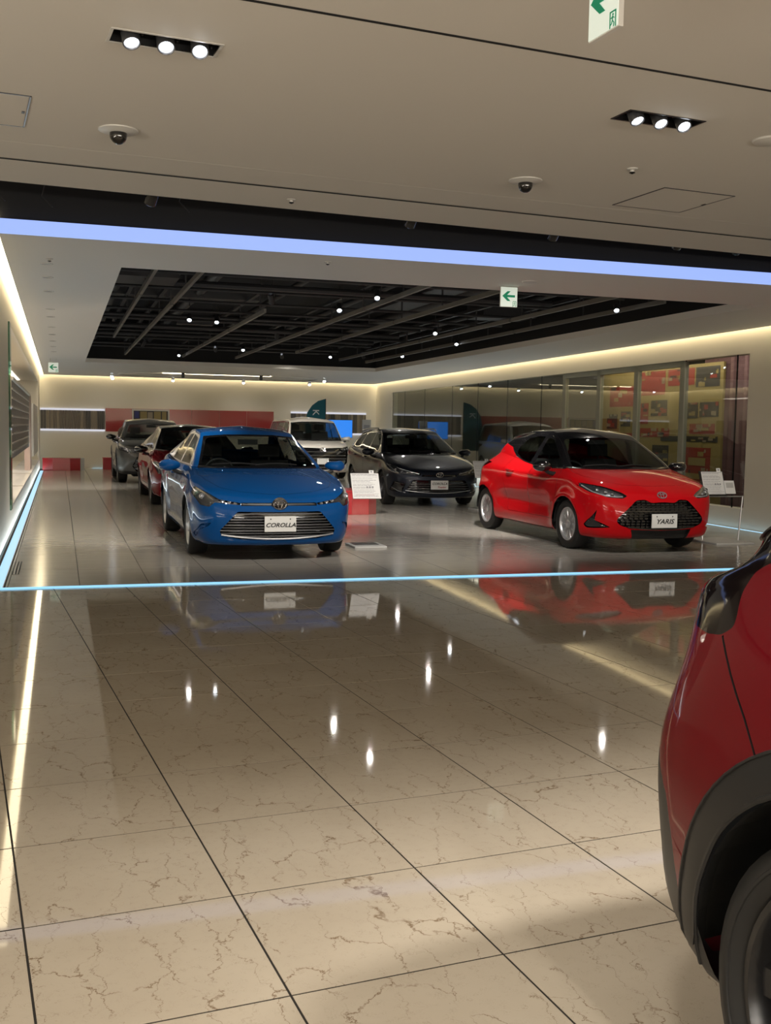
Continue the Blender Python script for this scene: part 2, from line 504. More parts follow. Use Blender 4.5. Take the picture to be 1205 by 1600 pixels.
def wheel(parent, x, y, r, w, side, M_rim, spokes=10, style='cover', rot=0.0):
    """side -1: outer face to -x"""
    root = empty('wheel', (x, y, r)); root.parent = parent
    T = Matrix.Rotation(side * PI / 2, 4, 'Y')              # local +z points outward
    h = w / 2; rr = r * (.67 if style != 'big' else .77)
    prof = [(rr, -h * .8), (rr + .02, -h * .95), (r * .9, -h), (r * .97, -h * .9), (r, -h * .6), (r, h * .6), (r * .97, h * .9), (r * .9, h), (r * .885, h), (r * .88, h + .003), (r * .865, h + .003), (r * .86, h), (rr + .03, h * 1.0), (rr + .012, h * .9), (rr, h * .8), (rr - .01, h * .5), (rr - .01, -h * .5)]
    t = MB().lathe(prof, 48, T, closed=True).build('tire', MAT['tire'], root, smooth=True, angle=50)
    if style == 'big' and rot:                              # shoulder blocks of the tread
        k = MB()
        for i in range(84):
            Rz = Matrix.Rotation(2 * PI * i / 84, 4, 'Z') @ Matrix.Rotation(.25, 4, 'Y')
            k.box(r * .955, r * .993, -.0065, .0065, h * .60, h * .93, T @ Rz @ Matrix.Translation((-h * .19, 0, .0)))
        tag(k.build('tread_blocks', MAT['tire'], root), kind='stuff')
    m = MB()
    m.lathe([(rr + .004, h * .8), (rr + .002, h * .9), (rr - .012, h * .92), (rr - .022, h * .8), (rr - .03, h * .3), (rr - .03, -h * .8), (rr, -h * .8)], 48, T)
    ro = h * .80; hub = .055
    m.lathe([(hub, ro - .03), (hub, ro - .002), (hub * .75, ro + .004), (.0001, ro + .006)], 20, T)
    for i in range(spokes):
        a = 2 * PI * i / spokes + rot
        w0, w1 = (.020, .034) if style == 'cover' else ((.024, .026) if style == 'multi' else (.060, .085))
        for off in ((0,) if style != 'twin' else (-.13, .13)):
            Rz = Matrix.Rotation(a, 4, 'Z'); k = 5; vs = []; fs = []
            for j in range(k + 1):
                t_ = j / k; rad = lerp(hub * .8, rr - .018, t_); ww = lerp(w0, w1, t_); hh = ro - .006 - .014 * math.sin(t_ * PI * .8) + (.004 if t_ > .9 else 0)
                sk = off * rad * t_ + .03 * (t_ - .5) * (style == 'cover')
                for q in ((sk - ww / 2, hh - .02), (sk - ww / 3, hh), (sk + ww / 3, hh), (sk + ww / 2, hh - .02)):
                    vs.append(T @ (Rz @ Vector((rad, q[0], q[1]))))
            for j in range(k):
                for q in range(4):
                    l = (q + 1) % 4; fs.append((j * 4 + q, j * 4 + l, j * 4 + 4 + l, j * 4 + 4 + q))
            fs += [(3, 2, 1, 0), (k * 4, k * 4 + 1, k * 4 + 2, k * 4 + 3)]
            m.add(vs, fs)
    m.build('rim', M_rim, root, smooth=True, angle=35)
    MB().lathe([(.0001, h * .1), (.16 * r / .31, h * .1), (.16 * r / .31, -h * .1), (.0001, -h * .1)], 24, T).build('brake_disc', MAT['dark_metal'], root)
    return root

def mirror_part(parent, x, y, z, side, M_cap, sc=1.0):
    root = empty('wing_mirror', (x, y, z)); root.parent = parent
    m = MB(); n = 20; k = 12; vs = []; fs = []
    for i in range(k + 1):
        la = PI * i / k
        for j in range(n):
            a = 2 * PI * j / n; ca, sa, cl, sl = math.cos(a), math.sin(a), math.cos(la), math.sin(la)
            se = lambda c, e: math.copysign(abs(c) ** e, c)
            X = .125 * se(-cl, .8); Y = .075 * sl * ca; Z = .07 * sl * se(sa, .8) * (1 - .18 * (X * side < 0))
            if Y > .035: Y = .035
            vs.append(((X + side * .0) * sc, (Y + .03 * (-X * side) * 0 + .04 * abs(X / .125) ** 2) * sc, Z * sc))
    for i in range(k):
        for j in range(n):
            l = (j + 1) % n; fs.append((i * n + j, i * n + l, (i + 1) * n + l, (i + 1) * n + j))
    m.add(vs, fs); m.build('mirror_cap', M_cap, root, smooth=True, angle=60)
    MB().prism(round_poly([(-.1, -.055), (.1, -.05), (.105, .045), (-.095, .05)], .03), .0, .006, Matrix.Translation((0, .052 * sc, 0)) @ Matrix.Rotation(-PI / 2, 4, 'X')).build('mirror_glass', MAT['mirror'], root)
    MB().tube([(-side * .03 * sc, .0, -.055 * sc), (-side * .09 * sc, .01, -.085 * sc), (-side * .17 * sc, .02, -.10 * sc)], [.022, .024, .03], 8).build('mirror_stalk', MAT['black_plastic'], root, smooth=True)
    return root

def emblem(parent, x, y, z, s=1.0, tilt=0.0):
    """oval badge: outer oval with two crossed ovals"""
    m = MB(); Mx = Matrix.Translation((x, y, z)) @ Matrix.Rotation(tilt, 4, 'X')
    def oval(a, b, cz, r):
        m.tube([Mx @ Vector((a * math.cos(t), -.004, cz + b * math.sin(t))) for t in [2 * PI * i / 24 for i in range(24)]], r, 6, closed=True)
    oval(.060 * s, .041 * s, 0, .0055 * s); oval(.020 * s, .036 * s, 0, .0045 * s); oval(.043 * s, .0145 * s, .021 * s, .0045 * s)
    return m.build('badge', MAT['chrome'], parent, smooth=True)

def interior(parent, p, seatc):
    W = p['W'] / 2; fy = p['yu'][0]; sy = p.get('seat_y', fy + .95)
    m = MB()
    m.prism([(fy - .25, .62), (fy - .2, p['cowlz'] - .06), (fy + .15, p['cowlz'] - .035), (fy + .42, p['cowlz'] - .09), (fy + .45, .55)], -W * .8, W * .8, Matrix(((0, 0, 1, 0), (1, 0, 0, 0), (0, 1, 0, 0), (0, 0, 0, 1))))
    m.build('dashboard', MAT['interior'], parent, smooth=True, angle=30)
    MB().tube([(-.36 + .18 * math.cos(t), fy + .5 + .06 * math.sin(t), p['cowlz'] - .10 + .17 * math.sin(t)) for t in [2 * PI * i / 20 for i in range(20)]], .016, 8, closed=True).build('steering_wheel', MAT['interior'], parent, smooth=True)
    m = MB(); c = Matrix(((0, 0, 1, 0), (1, 0, 0, 0), (0, 1, 0, 0), (0, 0, 0, 1)))
    for sx in (-.37, .37):
        s = MB(); hz = p['H'] - .42
        s.prism(round_poly([(sy - .45, .35), (sy, .32), (sy + .12, .40), (sy + .3, hz - .02), (sy + .18, hz), (sy - .02, .55), (sy - .45, .52)], .05), sx - .24, sx + .24, c)
        s.prism(round_poly([(sy + .2, hz + .03), (sy + .3, hz + .03), (sy + .31, hz + .2), (sy + .22, hz + .2)], .03), sx - .13, sx + .13, c)
        s.tube([(sx, sy + .24, hz - .03), (sx, sy + .25, hz + .06)], .015, 6)
        s.build('front_seat', seatc, parent, smooth=True, angle=40)
    ry = p.get('rear_seat_y', sy + .85); hz = p['H'] - .5
    MB().prism(round_poly([(ry - .4, .35), (ry + .1, .32), (ry + .32, hz), (ry + .2, hz + .02), (ry - .02, .58), (ry - .4, .55)], .05), -W * .72, W * .72, c).build('rear_seat', seatc, parent, smooth=True, angle=40)

def wipers(B, parent, yb, zb, W):
    for x0, x1 in ((-W * .62, -.02), (-.05, W * .5)):
        pts = []
        for i in range(8):
            t = i / 7; x = lerp(x0, x1, t)
            h = B.bvh.ray_cast(Vector((x, -3, zb + .028 + .018 * math.sin(t * 3))), Vector((0, 1, 0)))
            if h[0] is not None: pts.append(h[0] + Vector((0, -.012, .0)))
        if len(pts) > 3: MB().tube(pts, .008, 6).build('wiper', MAT['black_plastic'], parent, smooth=True)

def bars(B, parent, name, mat, rows, th=.012, depth=.02, off=0.0, poly=None):
    """horizontal bars that follow the nose; rows: (z, x0, x1[, dz at the ends])"""
    for row in rows:
        z, x0, x1 = row[:3]; dz = row[3] if len(row) > 3 else 0; t_ = row[4] if len(row) > 4 else th
        n = 17; vs = []; fs = []; xm = (x0 + x1) / 2
        for i in range(n):
            x = lerp(x0, x1, i / (n - 1)); zz = z + dz * ((x - xm) / ((x1 - x0) / 2)) ** 2
            h = B.bvh.ray_cast(Vector((x, -3, zz)), Vector((0, 1, 0)))
            y = (h[0].y if h[0] is not None else .05) + off
            for dy, dzz in ((0, -t_ * .35), (0, t_ * .35), (depth, t_ / 2), (depth, -t_ / 2)): vs.append((x, y + dy, zz + dzz))
        for i in range(n - 1):
            for k in range(4):
                l = (k + 1) % 4; fs.append((i * 4 + k, i * 4 + l, i * 4 + 4 + l, i * 4 + 4 + k))
        fs += [(0, 1, 2, 3), (n * 4 - 1, n * 4 - 2, n * 4 - 3, n * 4 - 4)]
        MB().add(vs, fs).build(name, mat, parent, smooth=True, angle=35)

def clip_row(poly, z, shrink=.004):
    xs = []
    for i in range(len(poly)):
        a, b = poly[i], poly[(i + 1) % len(poly)]
        if (a[1] > z) != (b[1] > z): xs.append(a[0] + (b[0] - a[0]) * (z - a[1]) / (b[1] - a[1]))
    return (min(xs) + shrink, max(xs) - shrink) if len(xs) >= 2 else None

def plate(parent, x, z, B, w, h, lines, tilt=0.0, off=-.035):
    hit = B.bvh.ray_cast(Vector((x, -3, z)), Vector((0, 1, 0))); y = (hit[0].y if hit[0] is not None else 0) + off
    r = empty('number_plate', (x, y, z)); r.parent = parent; r.rotation_euler = (tilt, 0, 0)
    box('plate_panel', MAT['plate'], -w / 2, w / 2, 0, .012, -h / 2, h / 2, r, bevel=.002)
    for s in (-1, 1): MB().lathe([(.007, 0), (.007, .004), (.0001, .005)], 10, Matrix.Translation((s * w * .31, 0, h * .32)) @ Matrix.Rotation(PI / 2, 4, 'X')).build('bolt', MAT['dark_metal'], r)
    for s, size, dx, dz, sx, mat in lines:
        text('lettering', s, mat, size, Matrix.Translation((dx, -.0035, dz)) @ Matrix.Rotation(PI / 2, 4, 'X'), r, .001, .3, sx, bold=.0012)
    return r

def mir(poly): return [(-a, b) for a, b in poly][::-1]

def build_car(p, loc, rz, label, cat='car'):
    root = empty('car', loc, rz, label, cat)
    far = loc[1] > 15
    B = make_body(p, 4 if far else 5, 4 if far else 6); B.nrm = {}; W = p['W'] / 2; L = p['L']; fo, ra = p['fo'], p['fo'] + p['wb']
    paint = p['paint']; GAP = 99; NONE = 98
    fside = {1: lambda c, n: c.x > .25 and abs(n.x) > .12, -1: lambda c, n: c.x < -.25 and abs(n.x) > .12}
    # wheel arches
    for s in (1, -1):
        for yc in (fo, ra):
            pl = [(yc + p['arch'] * math.cos(a), p['rw'] + p['arch'] * math.sin(a)) for a in np.linspace(-.35, PI + .35, 30)]
            pl = [(pl[0][0], -.2)] + pl + [(pl[-1][0], -.2)]
            if p.get('cladding'):
                k = p['cladding']
                po = [(yc + (p['arch'] + k) * math.cos(a), p['rw'] + (p['arch'] + k) * math.sin(a)) for a in np.linspace(-.3, PI + .3, 30)]
                B.cut(11, [(po[0][0], -.2)] + po + [(po[-1][0], -.2)], 'side', lambda c, n, s=s: c.x * s > .35 and c.z < 1.1)
            B.cut(NONE, pl, 'side', lambda c, n, s=s: c.x * s > .35 and c.z < 1.1)
    if p.get('skirt'):
        for s in (1, -1): B.cut(11, p['skirt'], 'side', lambda c, n, s=s: c.x * s > .3 and c.z < .5, only=(0,))
    # black / two-tone roof
    if p.get('roofcut'):
        for s in (1, -1): B.cut(1, p['roofcut'], 'side', lambda c, n, s=s: c.x * s > 0, only=(0,))
    # glass
    ff = lambda c, n: n.y < -.05 and c.y < p['yr'][1] + .1 and c.y > p['cowly'] - .2
    B.cut(20, p['windshield_seal'], 'front', ff, only=(0, 1))
    B.cut(2, p['windshield'], 'front', ff, only=(20,))
    fr = lambda c, n: n.y > .05 and c.y > p['yr'][6]
    B.cut(3, p['rear_glass'], 'front', fr, only=(0, 1))
    for s in (1, -1):
        B.cut(21 if s > 0 else 22, p['side_seal'], 'side', fside[s], only=(0, 1))
        for i, w in enumerate(p['side_glass']): B.cut(4 + i + (5 if s > 0 else 0), w, 'side', fside[s], only=(21, 22))
    # hood and doors
    B.cut(14, p['hood'], 'top', lambda c, n: n.z > .25 and c.y < p['cowly'] + .5 and c.z > p.get('hoodz', .6), gap=.0035, gapreg=GAP, only=(0,))
    for i, d in enumerate(p['doors']):
        for s in (1, -1): B.cut(15 + i + (4 if s > 0 else 0) + 100, d, 'side', fside[s], gap=.004, gapreg=GAP, only=(0,))
    # nose and tail openings
    fn = lambda c, n: n.y < .25 and c.y < .55
    fb = lambda c, n: n.y > -.25 and c.y > ra + .02
    nid = 40; parts = []
    for name, poly, matn, depth, both, where in p['cuts']:
        for q in ([poly, mir(poly)] if both else [poly]):
            B.cut(nid, q, 'front' if where != 'side' else 'side', fn if where == 'front' else fb)
            parts.append((nid, name, matn, depth, where)); nid += 1
    for name, poly, matn, depth in p.get('sidecuts', []):
        for s in (1, -1):
            B.cut(nid, poly, 'side', fside[s]); parts.append((nid, name, matn, depth, 'side')); nid += 1
    B.bm.verts.index_update()
    # shells
    B.extract(0, 'body_shell', paint, root)
    if p.get('roofcut'): B.extract(1, 'roof', p['roofmat'], root)
    B.extract(11, 'arch_cladding', MAT['black_plastic'], root)
    B.extract(20, 'windshield_seal', MAT['gloss_black'], root)
    B.extract(21, 'window_trim', p.get('trimmat', MAT['gloss_black']), root); B.extract(22, 'window_trim', p.get('trimmat', MAT['gloss_black']), root)
    B.extract(2, 'windshield', MAT['glass'], root, offset=-.002, rim=0)
    B.extract(3, 'rear_window', MAT['glass'], root)
    doors = {}
    B.extract(14, 'hood', paint, root)
    for i in range(len(p['doors'])):
        for s in (1, -1):
            d = B.extract(115 + i + (4 if s > 0 else 0), 'door', paint, root); doors[(i, s)] = d
    for i in range(len(p['side_glass'])):
        for s in (1, -1):
            B.extract(4 + i + (5 if s > 0 else 0), 'side_window', MAT['glass'], doors.get((i, s)) or root)
    B.extract(GAP, 'panel_gap', MAT['seam'], root, offset=-.006, smooth=False)
    out = {}
    for nid, name, matn, depth, where in parts:
        if depth > 0:
            o = B.extract(nid, name, (MAT[matn] if isinstance(matn, str) else (matn or paint)), root, depth=depth, rimdir=Vector((0, 1, 0)) if where == 'front' else (Vector((0, -1, 0)) if where == 'rear' else None))
            if name in ('headlight', 'tail_light'):
                B.extract(nid, 'lamp_lens', MAT['lens'] if name == 'headlight' else MAT['red_lens'], o, offset=.0005)
        else: o = B.extract(nid, name, (MAT[matn] if isinstance(matn, str) else (matn or paint)), root)
        out.setdefault(name, []).append(o)
    # wheels, wells, underbody
    tw = p.get('tw', .2)
    for yc in (fo, ra):
        for s in (1, -1):
            wheel(root, s * (W - tw / 2 - p.get('inset', .03)), yc, p['rw'], tw, s, p['rimmat'], p.get('spokes', 10), p.get('wstyle', 'cover'), p.get('spoke_rot', 0))
            m = MB(); R = p['arch'] + .012; k = 20; vs = []; fs = []
            prof = [(R - .012, W - .02), (R, W - .06), (R + .02, W - .32), (.0, W - .34)]
            for rad, xx in prof:
                for j in range(k):
                    a = lerp(-.02, PI + .02, j / (k - 1)); vs.append((s * xx, yc + rad * math.cos(a), p['rw'] + rad * math.sin(a)))
            for i in range(3):
                for j in range(k - 1): fs.append((i * k + j, i * k + j + 1, (i + 1) * k + j + 1, (i + 1) * k + j))
            m.add(vs, fs).build('wheel_well', MAT['seam'], root)
    m = MB(); m.box(-W + .36, W - .36, .2, L - .25, .17, .3); m.box(-W + .06, W - .06, fo + p['arch'] + .06, ra - p['arch'] - .06, .2, .32)
    m.box(-W + .3, W - .3, L - .5, L - .2, .26, .34); m.box(-W + .35, W - .35, .2, .42, .20, .24)
    m.build('underbody', MAT['seam'], root)
    interior(root, p, MAT['interior'])
    for s in (1, -1):
        mirror_part(root, s * p['mirror'][0], p['mirror'][1], p['mirror'][2], s, p.get('mirrormat', paint), p.get('msc', 1))
    wipers(B, root, p['cowly'], p['cowlz'], W)
    # handles
    for i, (hy, hz) in enumerate(p['handles']):
        for s in (1, -1):
            h = B.bvh.ray_cast(Vector((s * 3, hy, hz)), Vector((-s, 0, 0)))
            if h[0] is None: continue
            x = h[0].x
            MB().tube([(x - s * .005, hy - .1, hz), (x + s * .025, hy - .085, hz + .003), (x + s * .032, hy, hz + .006), (x + s * .025, hy + .085, hz + .006), (x - s * .005, hy + .1, hz + .006)], [.012, .015, .016, .015, .012], 8).build('door_handle', p.get('handlemat', paint), doors.get((i, s)) or root, smooth=True)
    # rear-view mirror and antenna fin
    wy = lerp(p['yu'][0], p['yr'][0], .75)
    MB().box(-.12, .12, p['front'][11][0] + .02, p['front'][11][0] + .05, p['H'] - .22, p['H'] - .155).build('rear_view_mirror', MAT['interior'], root)
    B.out = out
    return root, B
def sym(h): return h + [(-a, b) for a, b in h[::-1] if abs(a) > 1e-6]      # half outline from x=0 round to x=0

def sedan_spec():
    p = dict(L=4.495, W=1.745, H=1.435, fo=.90, wb=2.64, rw=.315, arch=.352, tw=.205, inset=.012, cowly=1.10, cowlz=.965)
    p['yu'] = [1.38, 1.6, 1.85, 2.1, 2.4, 2.75, 3.1, 3.55, 3.9]
    p['yr'] = [2.02, 2.1, 2.2, 2.35, 2.5, 2.7, 2.9, 3.1, 3.3]
    p['front'] = [(.32, .17), (.11, .17), (.04, .24), (0, .40), (.01, .56), (.05, .655), (.17, .73), (.60, .875), (1.10, .955), (1.17, .985), (1.60, 1.205), (1.98, 1.355), (2.18, 1.405), (2.42, 1.43)]
    p['rear'] = [(4.2, .2), (4.40, .22), (4.47, .3), (4.49, .45), (4.49, .65), (4.47, .85), (4.45, 1.0), (4.40, 1.07), (4.05, 1.09), (3.98, 1.11), (3.6, 1.27), (3.3, 1.37), (3.12, 1.405), (2.9, 1.43)]
    p['wf'] = [.8, .90, .965, .99, 1.0, .985, .955, .90, .865, .855, .75, .655, .56, 0]
    c = lambda z: [(0, z)]
    p['zside'] = [c(.17), c(.18), c(.27), c(.45), [(0, .60), (1, .63), (4.4, .65)], [(.3, .69), (.9, .80), (1.5, .82), (3.5, .87), (4.4, .86)],
                  [(.36, .765), (.9, .86), (1.5, .90), (3, .93), (3.8, .98), (4.4, .99)], [(.6, .83), (.9, .885), (1.3, .93), (1.7, .945), (3, .97), (4, 1.04)],
                  [(1.35, .958), (2, .965), (3, .985), (3.7, 1.03), (4, 1.06)], [(1.35, .985), (2, .985), (3, 1.005), (3.7, 1.05), (4, 1.08)],
                  [(1.7, 1.165), (2.2, 1.19), (3.2, 1.2), (3.7, 1.19)], [(2.0, 1.315), (2.5, 1.36), (3, 1.355), (3.4, 1.28)], [(2.0, 1.36), (2.5, 1.405), (3, 1.40), (3.4, 1.33)], c(1.4)]
    p['windshield'] = round_poly(sym([(0, .985), (.40, .975), (.665, .975), (.52, 1.295), (.3, 1.315), (0, 1.32)]), [0, 0, .05, .05, 0, 0, 0, .05, .05, 0])
    p['windshield_seal'] = sym([(0, .955), (.70, .955), (.545, 1.315), (.3, 1.338), (0, 1.343)])
    p['rear_glass'] = round_poly(sym([(0, 1.115), (.60, 1.115), (.50, 1.33), (0, 1.355)]), .04)
    p['side_seal'] = round_poly([(1.47, .962), (1.80, 1.18), (2.10, 1.325), (2.6, 1.368), (3.0, 1.35), (3.28, 1.275), (3.72, 1.02), (3.3, .992), (2.4, .968)], .03)
    p['side_glass'] = [round_poly([(1.62, .985), (1.86, 1.17), (2.13, 1.295), (2.47, 1.338), (2.49, .99)], [.02, 0, .03, .02, .02]),
                       round_poly([(2.57, .992), (2.55, 1.342), (2.95, 1.33), (3.2, 1.27), (3.36, 1.13), (3.40, 1.015)], [.02, .02, 0, 0, .02, .02])]
    p['hood'] = round_poly([(0, .125), (.42, .19), (.60, .30), (.70, .62), (.735, .95), (.715, 1.30), (.45, 1.14), (0, 1.085), (-.45, 1.14), (-.715, 1.30), (-.735, .95), (-.70, .62), (-.60, .30), (-.42, .19)], .05)
    p['doors'] = [round_poly([(1.43, .33), (1.39, .55), (1.40, .92), (1.5, 1.4), (2.52, 1.4), (2.52, .33)], [.06, 0, 0, 0, 0, .04]),
                  round_poly([(2.522, .33), (2.522, 1.4), (3.2, 1.4), (3.50, 1.0), (3.42, .78), (3.2, .66), (3.10, .46), (3.08, .33)], [.04, 0, 0, .03, .05, .05, .05, .05])]
    p['handles'] = [(2.36, .86), (3.28, .885)]
    p['mirror'] = (.985, 1.52, .975)
    g = sym([(0, .535), (.44, .54), (.62, .335), (.60, .285), (.42, .245), (0, .238)])
    p['cuts'] = [('headlight', round_poly([(.40, .628), (.62, .665), (.845, .80), (.872, .77), (.855, .70), (.80, .60), (.72, .585), (.67, .632), (.42, .607)], .008, 2), 'lamp_house', .045, True, 'front'),
                 ('upper_grille', sym([(0, .632), (.40, .632), (.405, .60), (0, .60)]), 'black_plastic', .012, False, 'front'),
                 ('grille', round_poly(g, .02, 2), 'gloss_black', .07, False, 'front'),
                 ('air_curtain', round_poly([(.70, .42), (.79, .40), (.845, .28), (.82, .245), (.80, .33), (.72, .385)], .01, 2), None, .03, True, 'front'),
                 ('tail_light', round_poly([(.42, .86), (.84, .93), (.86, .85), (.55, .80)], .01, 2), 'lamp_house', .02, True, 'rear')]
    p['grillepoly'] = g
    return p

def car_corolla(loc):
    p = sedan_spec(); p['paint'] = MAT['blue_paint']; p['rimmat'] = MAT['silver']
    p['trimmat'] = MAT['chrome_trim']; p['wstyle'] = 'cover'
    root, B = build_car(p, loc, 0, 'bright blue sedan with silver wheels, nearest car in the left row')
    rows = []
    for i, z in enumerate(np.linspace(.275, .515, 9)):
        c = clip_row(p['grillepoly'], z)
        rows.append((z, c[0], c[1], 0, .010 if i % 2 else .016))
    bars(B, root, 'grille_bar', MAT['grey_trim'], rows, depth=.03, off=.004)
    bars(B, root, 'grille_lower_trim', MAT['satin_silver'], [(.247, -.60, .60, .045, .02)], depth=.05, off=-.012)
    emblem(root, 0, .006, .612, 1.1)
    MB().lathe([(.0001, 0), (.075, 0), (.085, .02), (.0001, .03)], 24, Matrix.Translation((0, .04, .605)) @ Matrix.Rotation(PI / 2, 4, 'X')).build('badge_mount', MAT['gloss_black'], root)
    lamp_cells(B, root, [(.52, .638, .020), (.585, .652, .022), (.46, .625, .017)], [(.775, .69, .035)])
    root.scale.z = .983
    plate(root, 0, .41, B, .335, .165, [('COROLLA', .062, 0, -.012, 1.12, MAT['ink'])], off=-.03)
    return root

def lamp_cells(B, root, small, big, depth=.03):
    for s in (1, -1):
        for x, z, r in small + big:
            h = B.bvh.ray_cast(Vector((s * x, -3, z)), Vector((0, 1, 0)))
            if h[0] is None: continue
            y = h[0].y
            M = Matrix.Translation((s * x, y + depth, z)) @ Matrix.Rotation(PI / 2, 4, 'X')
            m = MB(); m.lathe([(r, depth * .6), (r * .95, depth * .62), (r * .8, .008), (r * .35, .004)], 14, M)
            m.build('lamp_reflector', MAT['chrome'], root, smooth=True)
            m = MB(); m.lathe([(r * .5, .0), (r * .48, depth * .35), (r * .25, depth * .5), (.0001, depth * .55)], 12, M)
            m.build('lamp_projector', MAT['lens_bulb'], root, smooth=True)

C1 = lambda z: [(0, z)]
def hatch_spec():
    p = dict(L=3.94, W=1.695, H=1.50, fo=.83, wb=2.55, rw=.305, arch=.345, tw=.185, inset=.02, cowly=.90, cowlz=.985, flare=.03, scoop=.03, scoopz=.50, creasez=.80, crease=.004)
    p['yu'] = [1.10, 1.3, 1.5, 1.75, 2.0, 2.3, 2.6, 2.95, 3.35]
    p['yr'] = [1.66, 1.76, 1.88, 2.02, 2.2, 2.4, 2.65, 2.9, 3.15]
    p['front'] = [(.30, .18), (.10, .18), (.03, .25), (0, .42), (.015, .60), (.06, .70), (.20, .79), (.52, .92), (.90, .985), (.97, 1.01), (1.32, 1.23), (1.64, 1.395), (1.85, 1.455), (2.05, 1.49)]
    p['rear'] = [(3.7, .22), (3.86, .24), (3.92, .34), (3.94, .5), (3.92, .68), (3.87, .85), (3.82, .98), (3.76, 1.05), (3.68, 1.12), (3.62, 1.16), (3.50, 1.28), (3.36, 1.395), (3.15, 1.43), (2.85, 1.465)]
    p['wf'] = [.8, .90, .965, .985, 1.0, .99, .955, .90, .875, .865, .77, .675, .58, 0]
    p['wtaper'] = {5: [(2.6, 1), (3.4, 1.0)], 6: [(2.5, 1), (3.4, .97)], 7: [(2.4, 1), (3.4, .90)], 8: [(2.2, 1), (3.3, .84)], 9: [(2.2, 1), (3.3, .83)], 10: [(2.2, 1), (3.2, .87)], 11: [(2.2, 1), (3.15, .90)]}
    p['zside'] = [C1(.18), C1(.19), C1(.27), C1(.46), [(0, .62), (1, .66), (3.9, .68)], [(.3, .73), (.83, .84), (1.5, .84), (3.2, .88), (3.9, .86)],
                  [(.36, .81), (.83, .90), (1.5, .905), (2.5, .93), (3.2, .97), (3.9, .97)], [(.6, .88), (.9, .94), (1.2, .96), (1.7, .955), (2.6, 1.0), (3.3, 1.05), (3.8, 1.06)],
                  [(1.1, .985), (1.6, .975), (2.1, .995), (2.6, 1.05), (3.3, 1.12)], [(1.1, 1.01), (1.6, 1.0), (2.1, 1.02), (2.6, 1.08), (3.3, 1.15)],
                  [(1.4, 1.2), (2.0, 1.215), (2.6, 1.23), (3.2, 1.255)], [(1.66, 1.355), (2.0, 1.405), (2.4, 1.40), (2.8, 1.36), (3.15, 1.32)], [(1.66, 1.40), (2.0, 1.45), (2.4, 1.45), (2.8, 1.41), (3.15, 1.36)], C1(1.45)]
    p['windshield'] = round_poly(sym([(0, 1.01), (.42, 1.00), (.665, 1.005), (.515, 1.335), (.3, 1.36), (0, 1.37)]), [0, 0, .05, .05, 0, 0, 0, .05, .05, 0])
    p['windshield_seal'] = sym([(0, .98), (.42, .975), (.70, .98), (.54, 1.355), (.3, 1.385), (0, 1.395)])
    p['rear_glass'] = round_poly(sym([(0, 1.13), (.52, 1.14), (.44, 1.33), (0, 1.36)]), .04)
    p['side_seal'] = round_poly([(1.05, .975), (1.38, 1.20), (1.72, 1.37), (2.1, 1.405), (2.5, 1.38), (2.78, 1.29), (2.84, 1.16), (2.66, 1.085), (2.3, 1.025), (1.95, .985), (1.5, .965)], .02)
    p['side_glass'] = [round_poly([(1.17, .995), (1.44, 1.19), (1.72, 1.34), (1.86, 1.36), (1.98, .995), (1.5, .982)], [.02, 0, .03, .03, .02, 0]),
                       round_poly([(2.10, 1.015), (1.96, 1.37), (2.15, 1.375), (2.47, 1.34), (2.68, 1.25), (2.70, 1.14), (2.4, 1.055)], [.03, .02, 0, 0, .06, .06, 0])]
    p['roofcut'] = [(.85, .99), (1.02, .985), (1.5, .967), (1.95, .987), (2.3, 1.027), (2.66, 1.087), (2.84, 1.15), (2.95, 1.21), (3.3, 1.27), (3.9, 1.25), (3.9, 1.7), (.9, 1.7)]
    p['hood'] = round_poly([(0, .22), (.40, .25), (.58, .36), (.70, .62), (.735, .85), (.71, 1.07), (.45, .94), (0, .90), (-.45, .94), (-.71, 1.07), (-.735, .85), (-.70, .62), (-.58, .36), (-.40, .25)], .05)
    p['hoodz'] = .7
    p['doors'] = [round_poly([(1.13, .34), (1.10, .55), (1.09, .93), (1.3, 1.08), (1.93, 1.08), (1.93, .34)], [.06, 0, 0, 0, 0, .04]),
                  round_poly([(1.934, .34), (1.934, 1.08), (2.7, 1.12), (2.76, 1.02), (2.76, .86), (2.68, .62), (2.62, .46), (2.60, .34)], [.04, 0, 0, .03, .05, .05, .05, .05])]
    p['handles'] = [(1.80, .865), (2.52, .90)]
    p['mirror'] = (.965, 1.22, 1.0)
    g = sym([(0, .625), (.16, .615), (.22, .655), (.34, .648), (.56, .44), (.575, .395), (.53, .35), (.42, .315), (0, .30)])
    p['grillepoly'] = g
    p['cuts'] = [('headlight', round_poly([(.44, .695), (.50, .735), (.66, .795), (.855, .84), (.80, .73), (.66, .675), (.50, .665)], .012, 2), 'lamp_house', .045, True, 'front'),
                 ('grille', round_poly(g, .03, 2), 'gloss_black', .07, False, 'front'),
                 ('lower_intake', round_poly(sym([(0, .285), (.40, .30), (.37, .21), (.34, .10), (0, .10)]), .01, 2), 'black_plastic', .03, False, 'front'),
                 ('bumper_vent', round_poly([(.755, .53), (.765, .40), (.63, .325), (.80, .30), (.82, .34)], .012, 2), 'gloss_black', .03, True, 'front'),
                 ('tail_light', round_poly([(.30, .93), (.80, 1.0), (.80, .90), (.40, .86)], .01, 2), 'lamp_house', .02, True, 'rear')]
    p['sidecuts'] = [('tail_light', round_poly([(3.30, .985), (3.62, 1.01), (3.95, .98), (3.95, .86), (3.55, .90)], .02, 2), 'gloss_black', .01)]
    return p

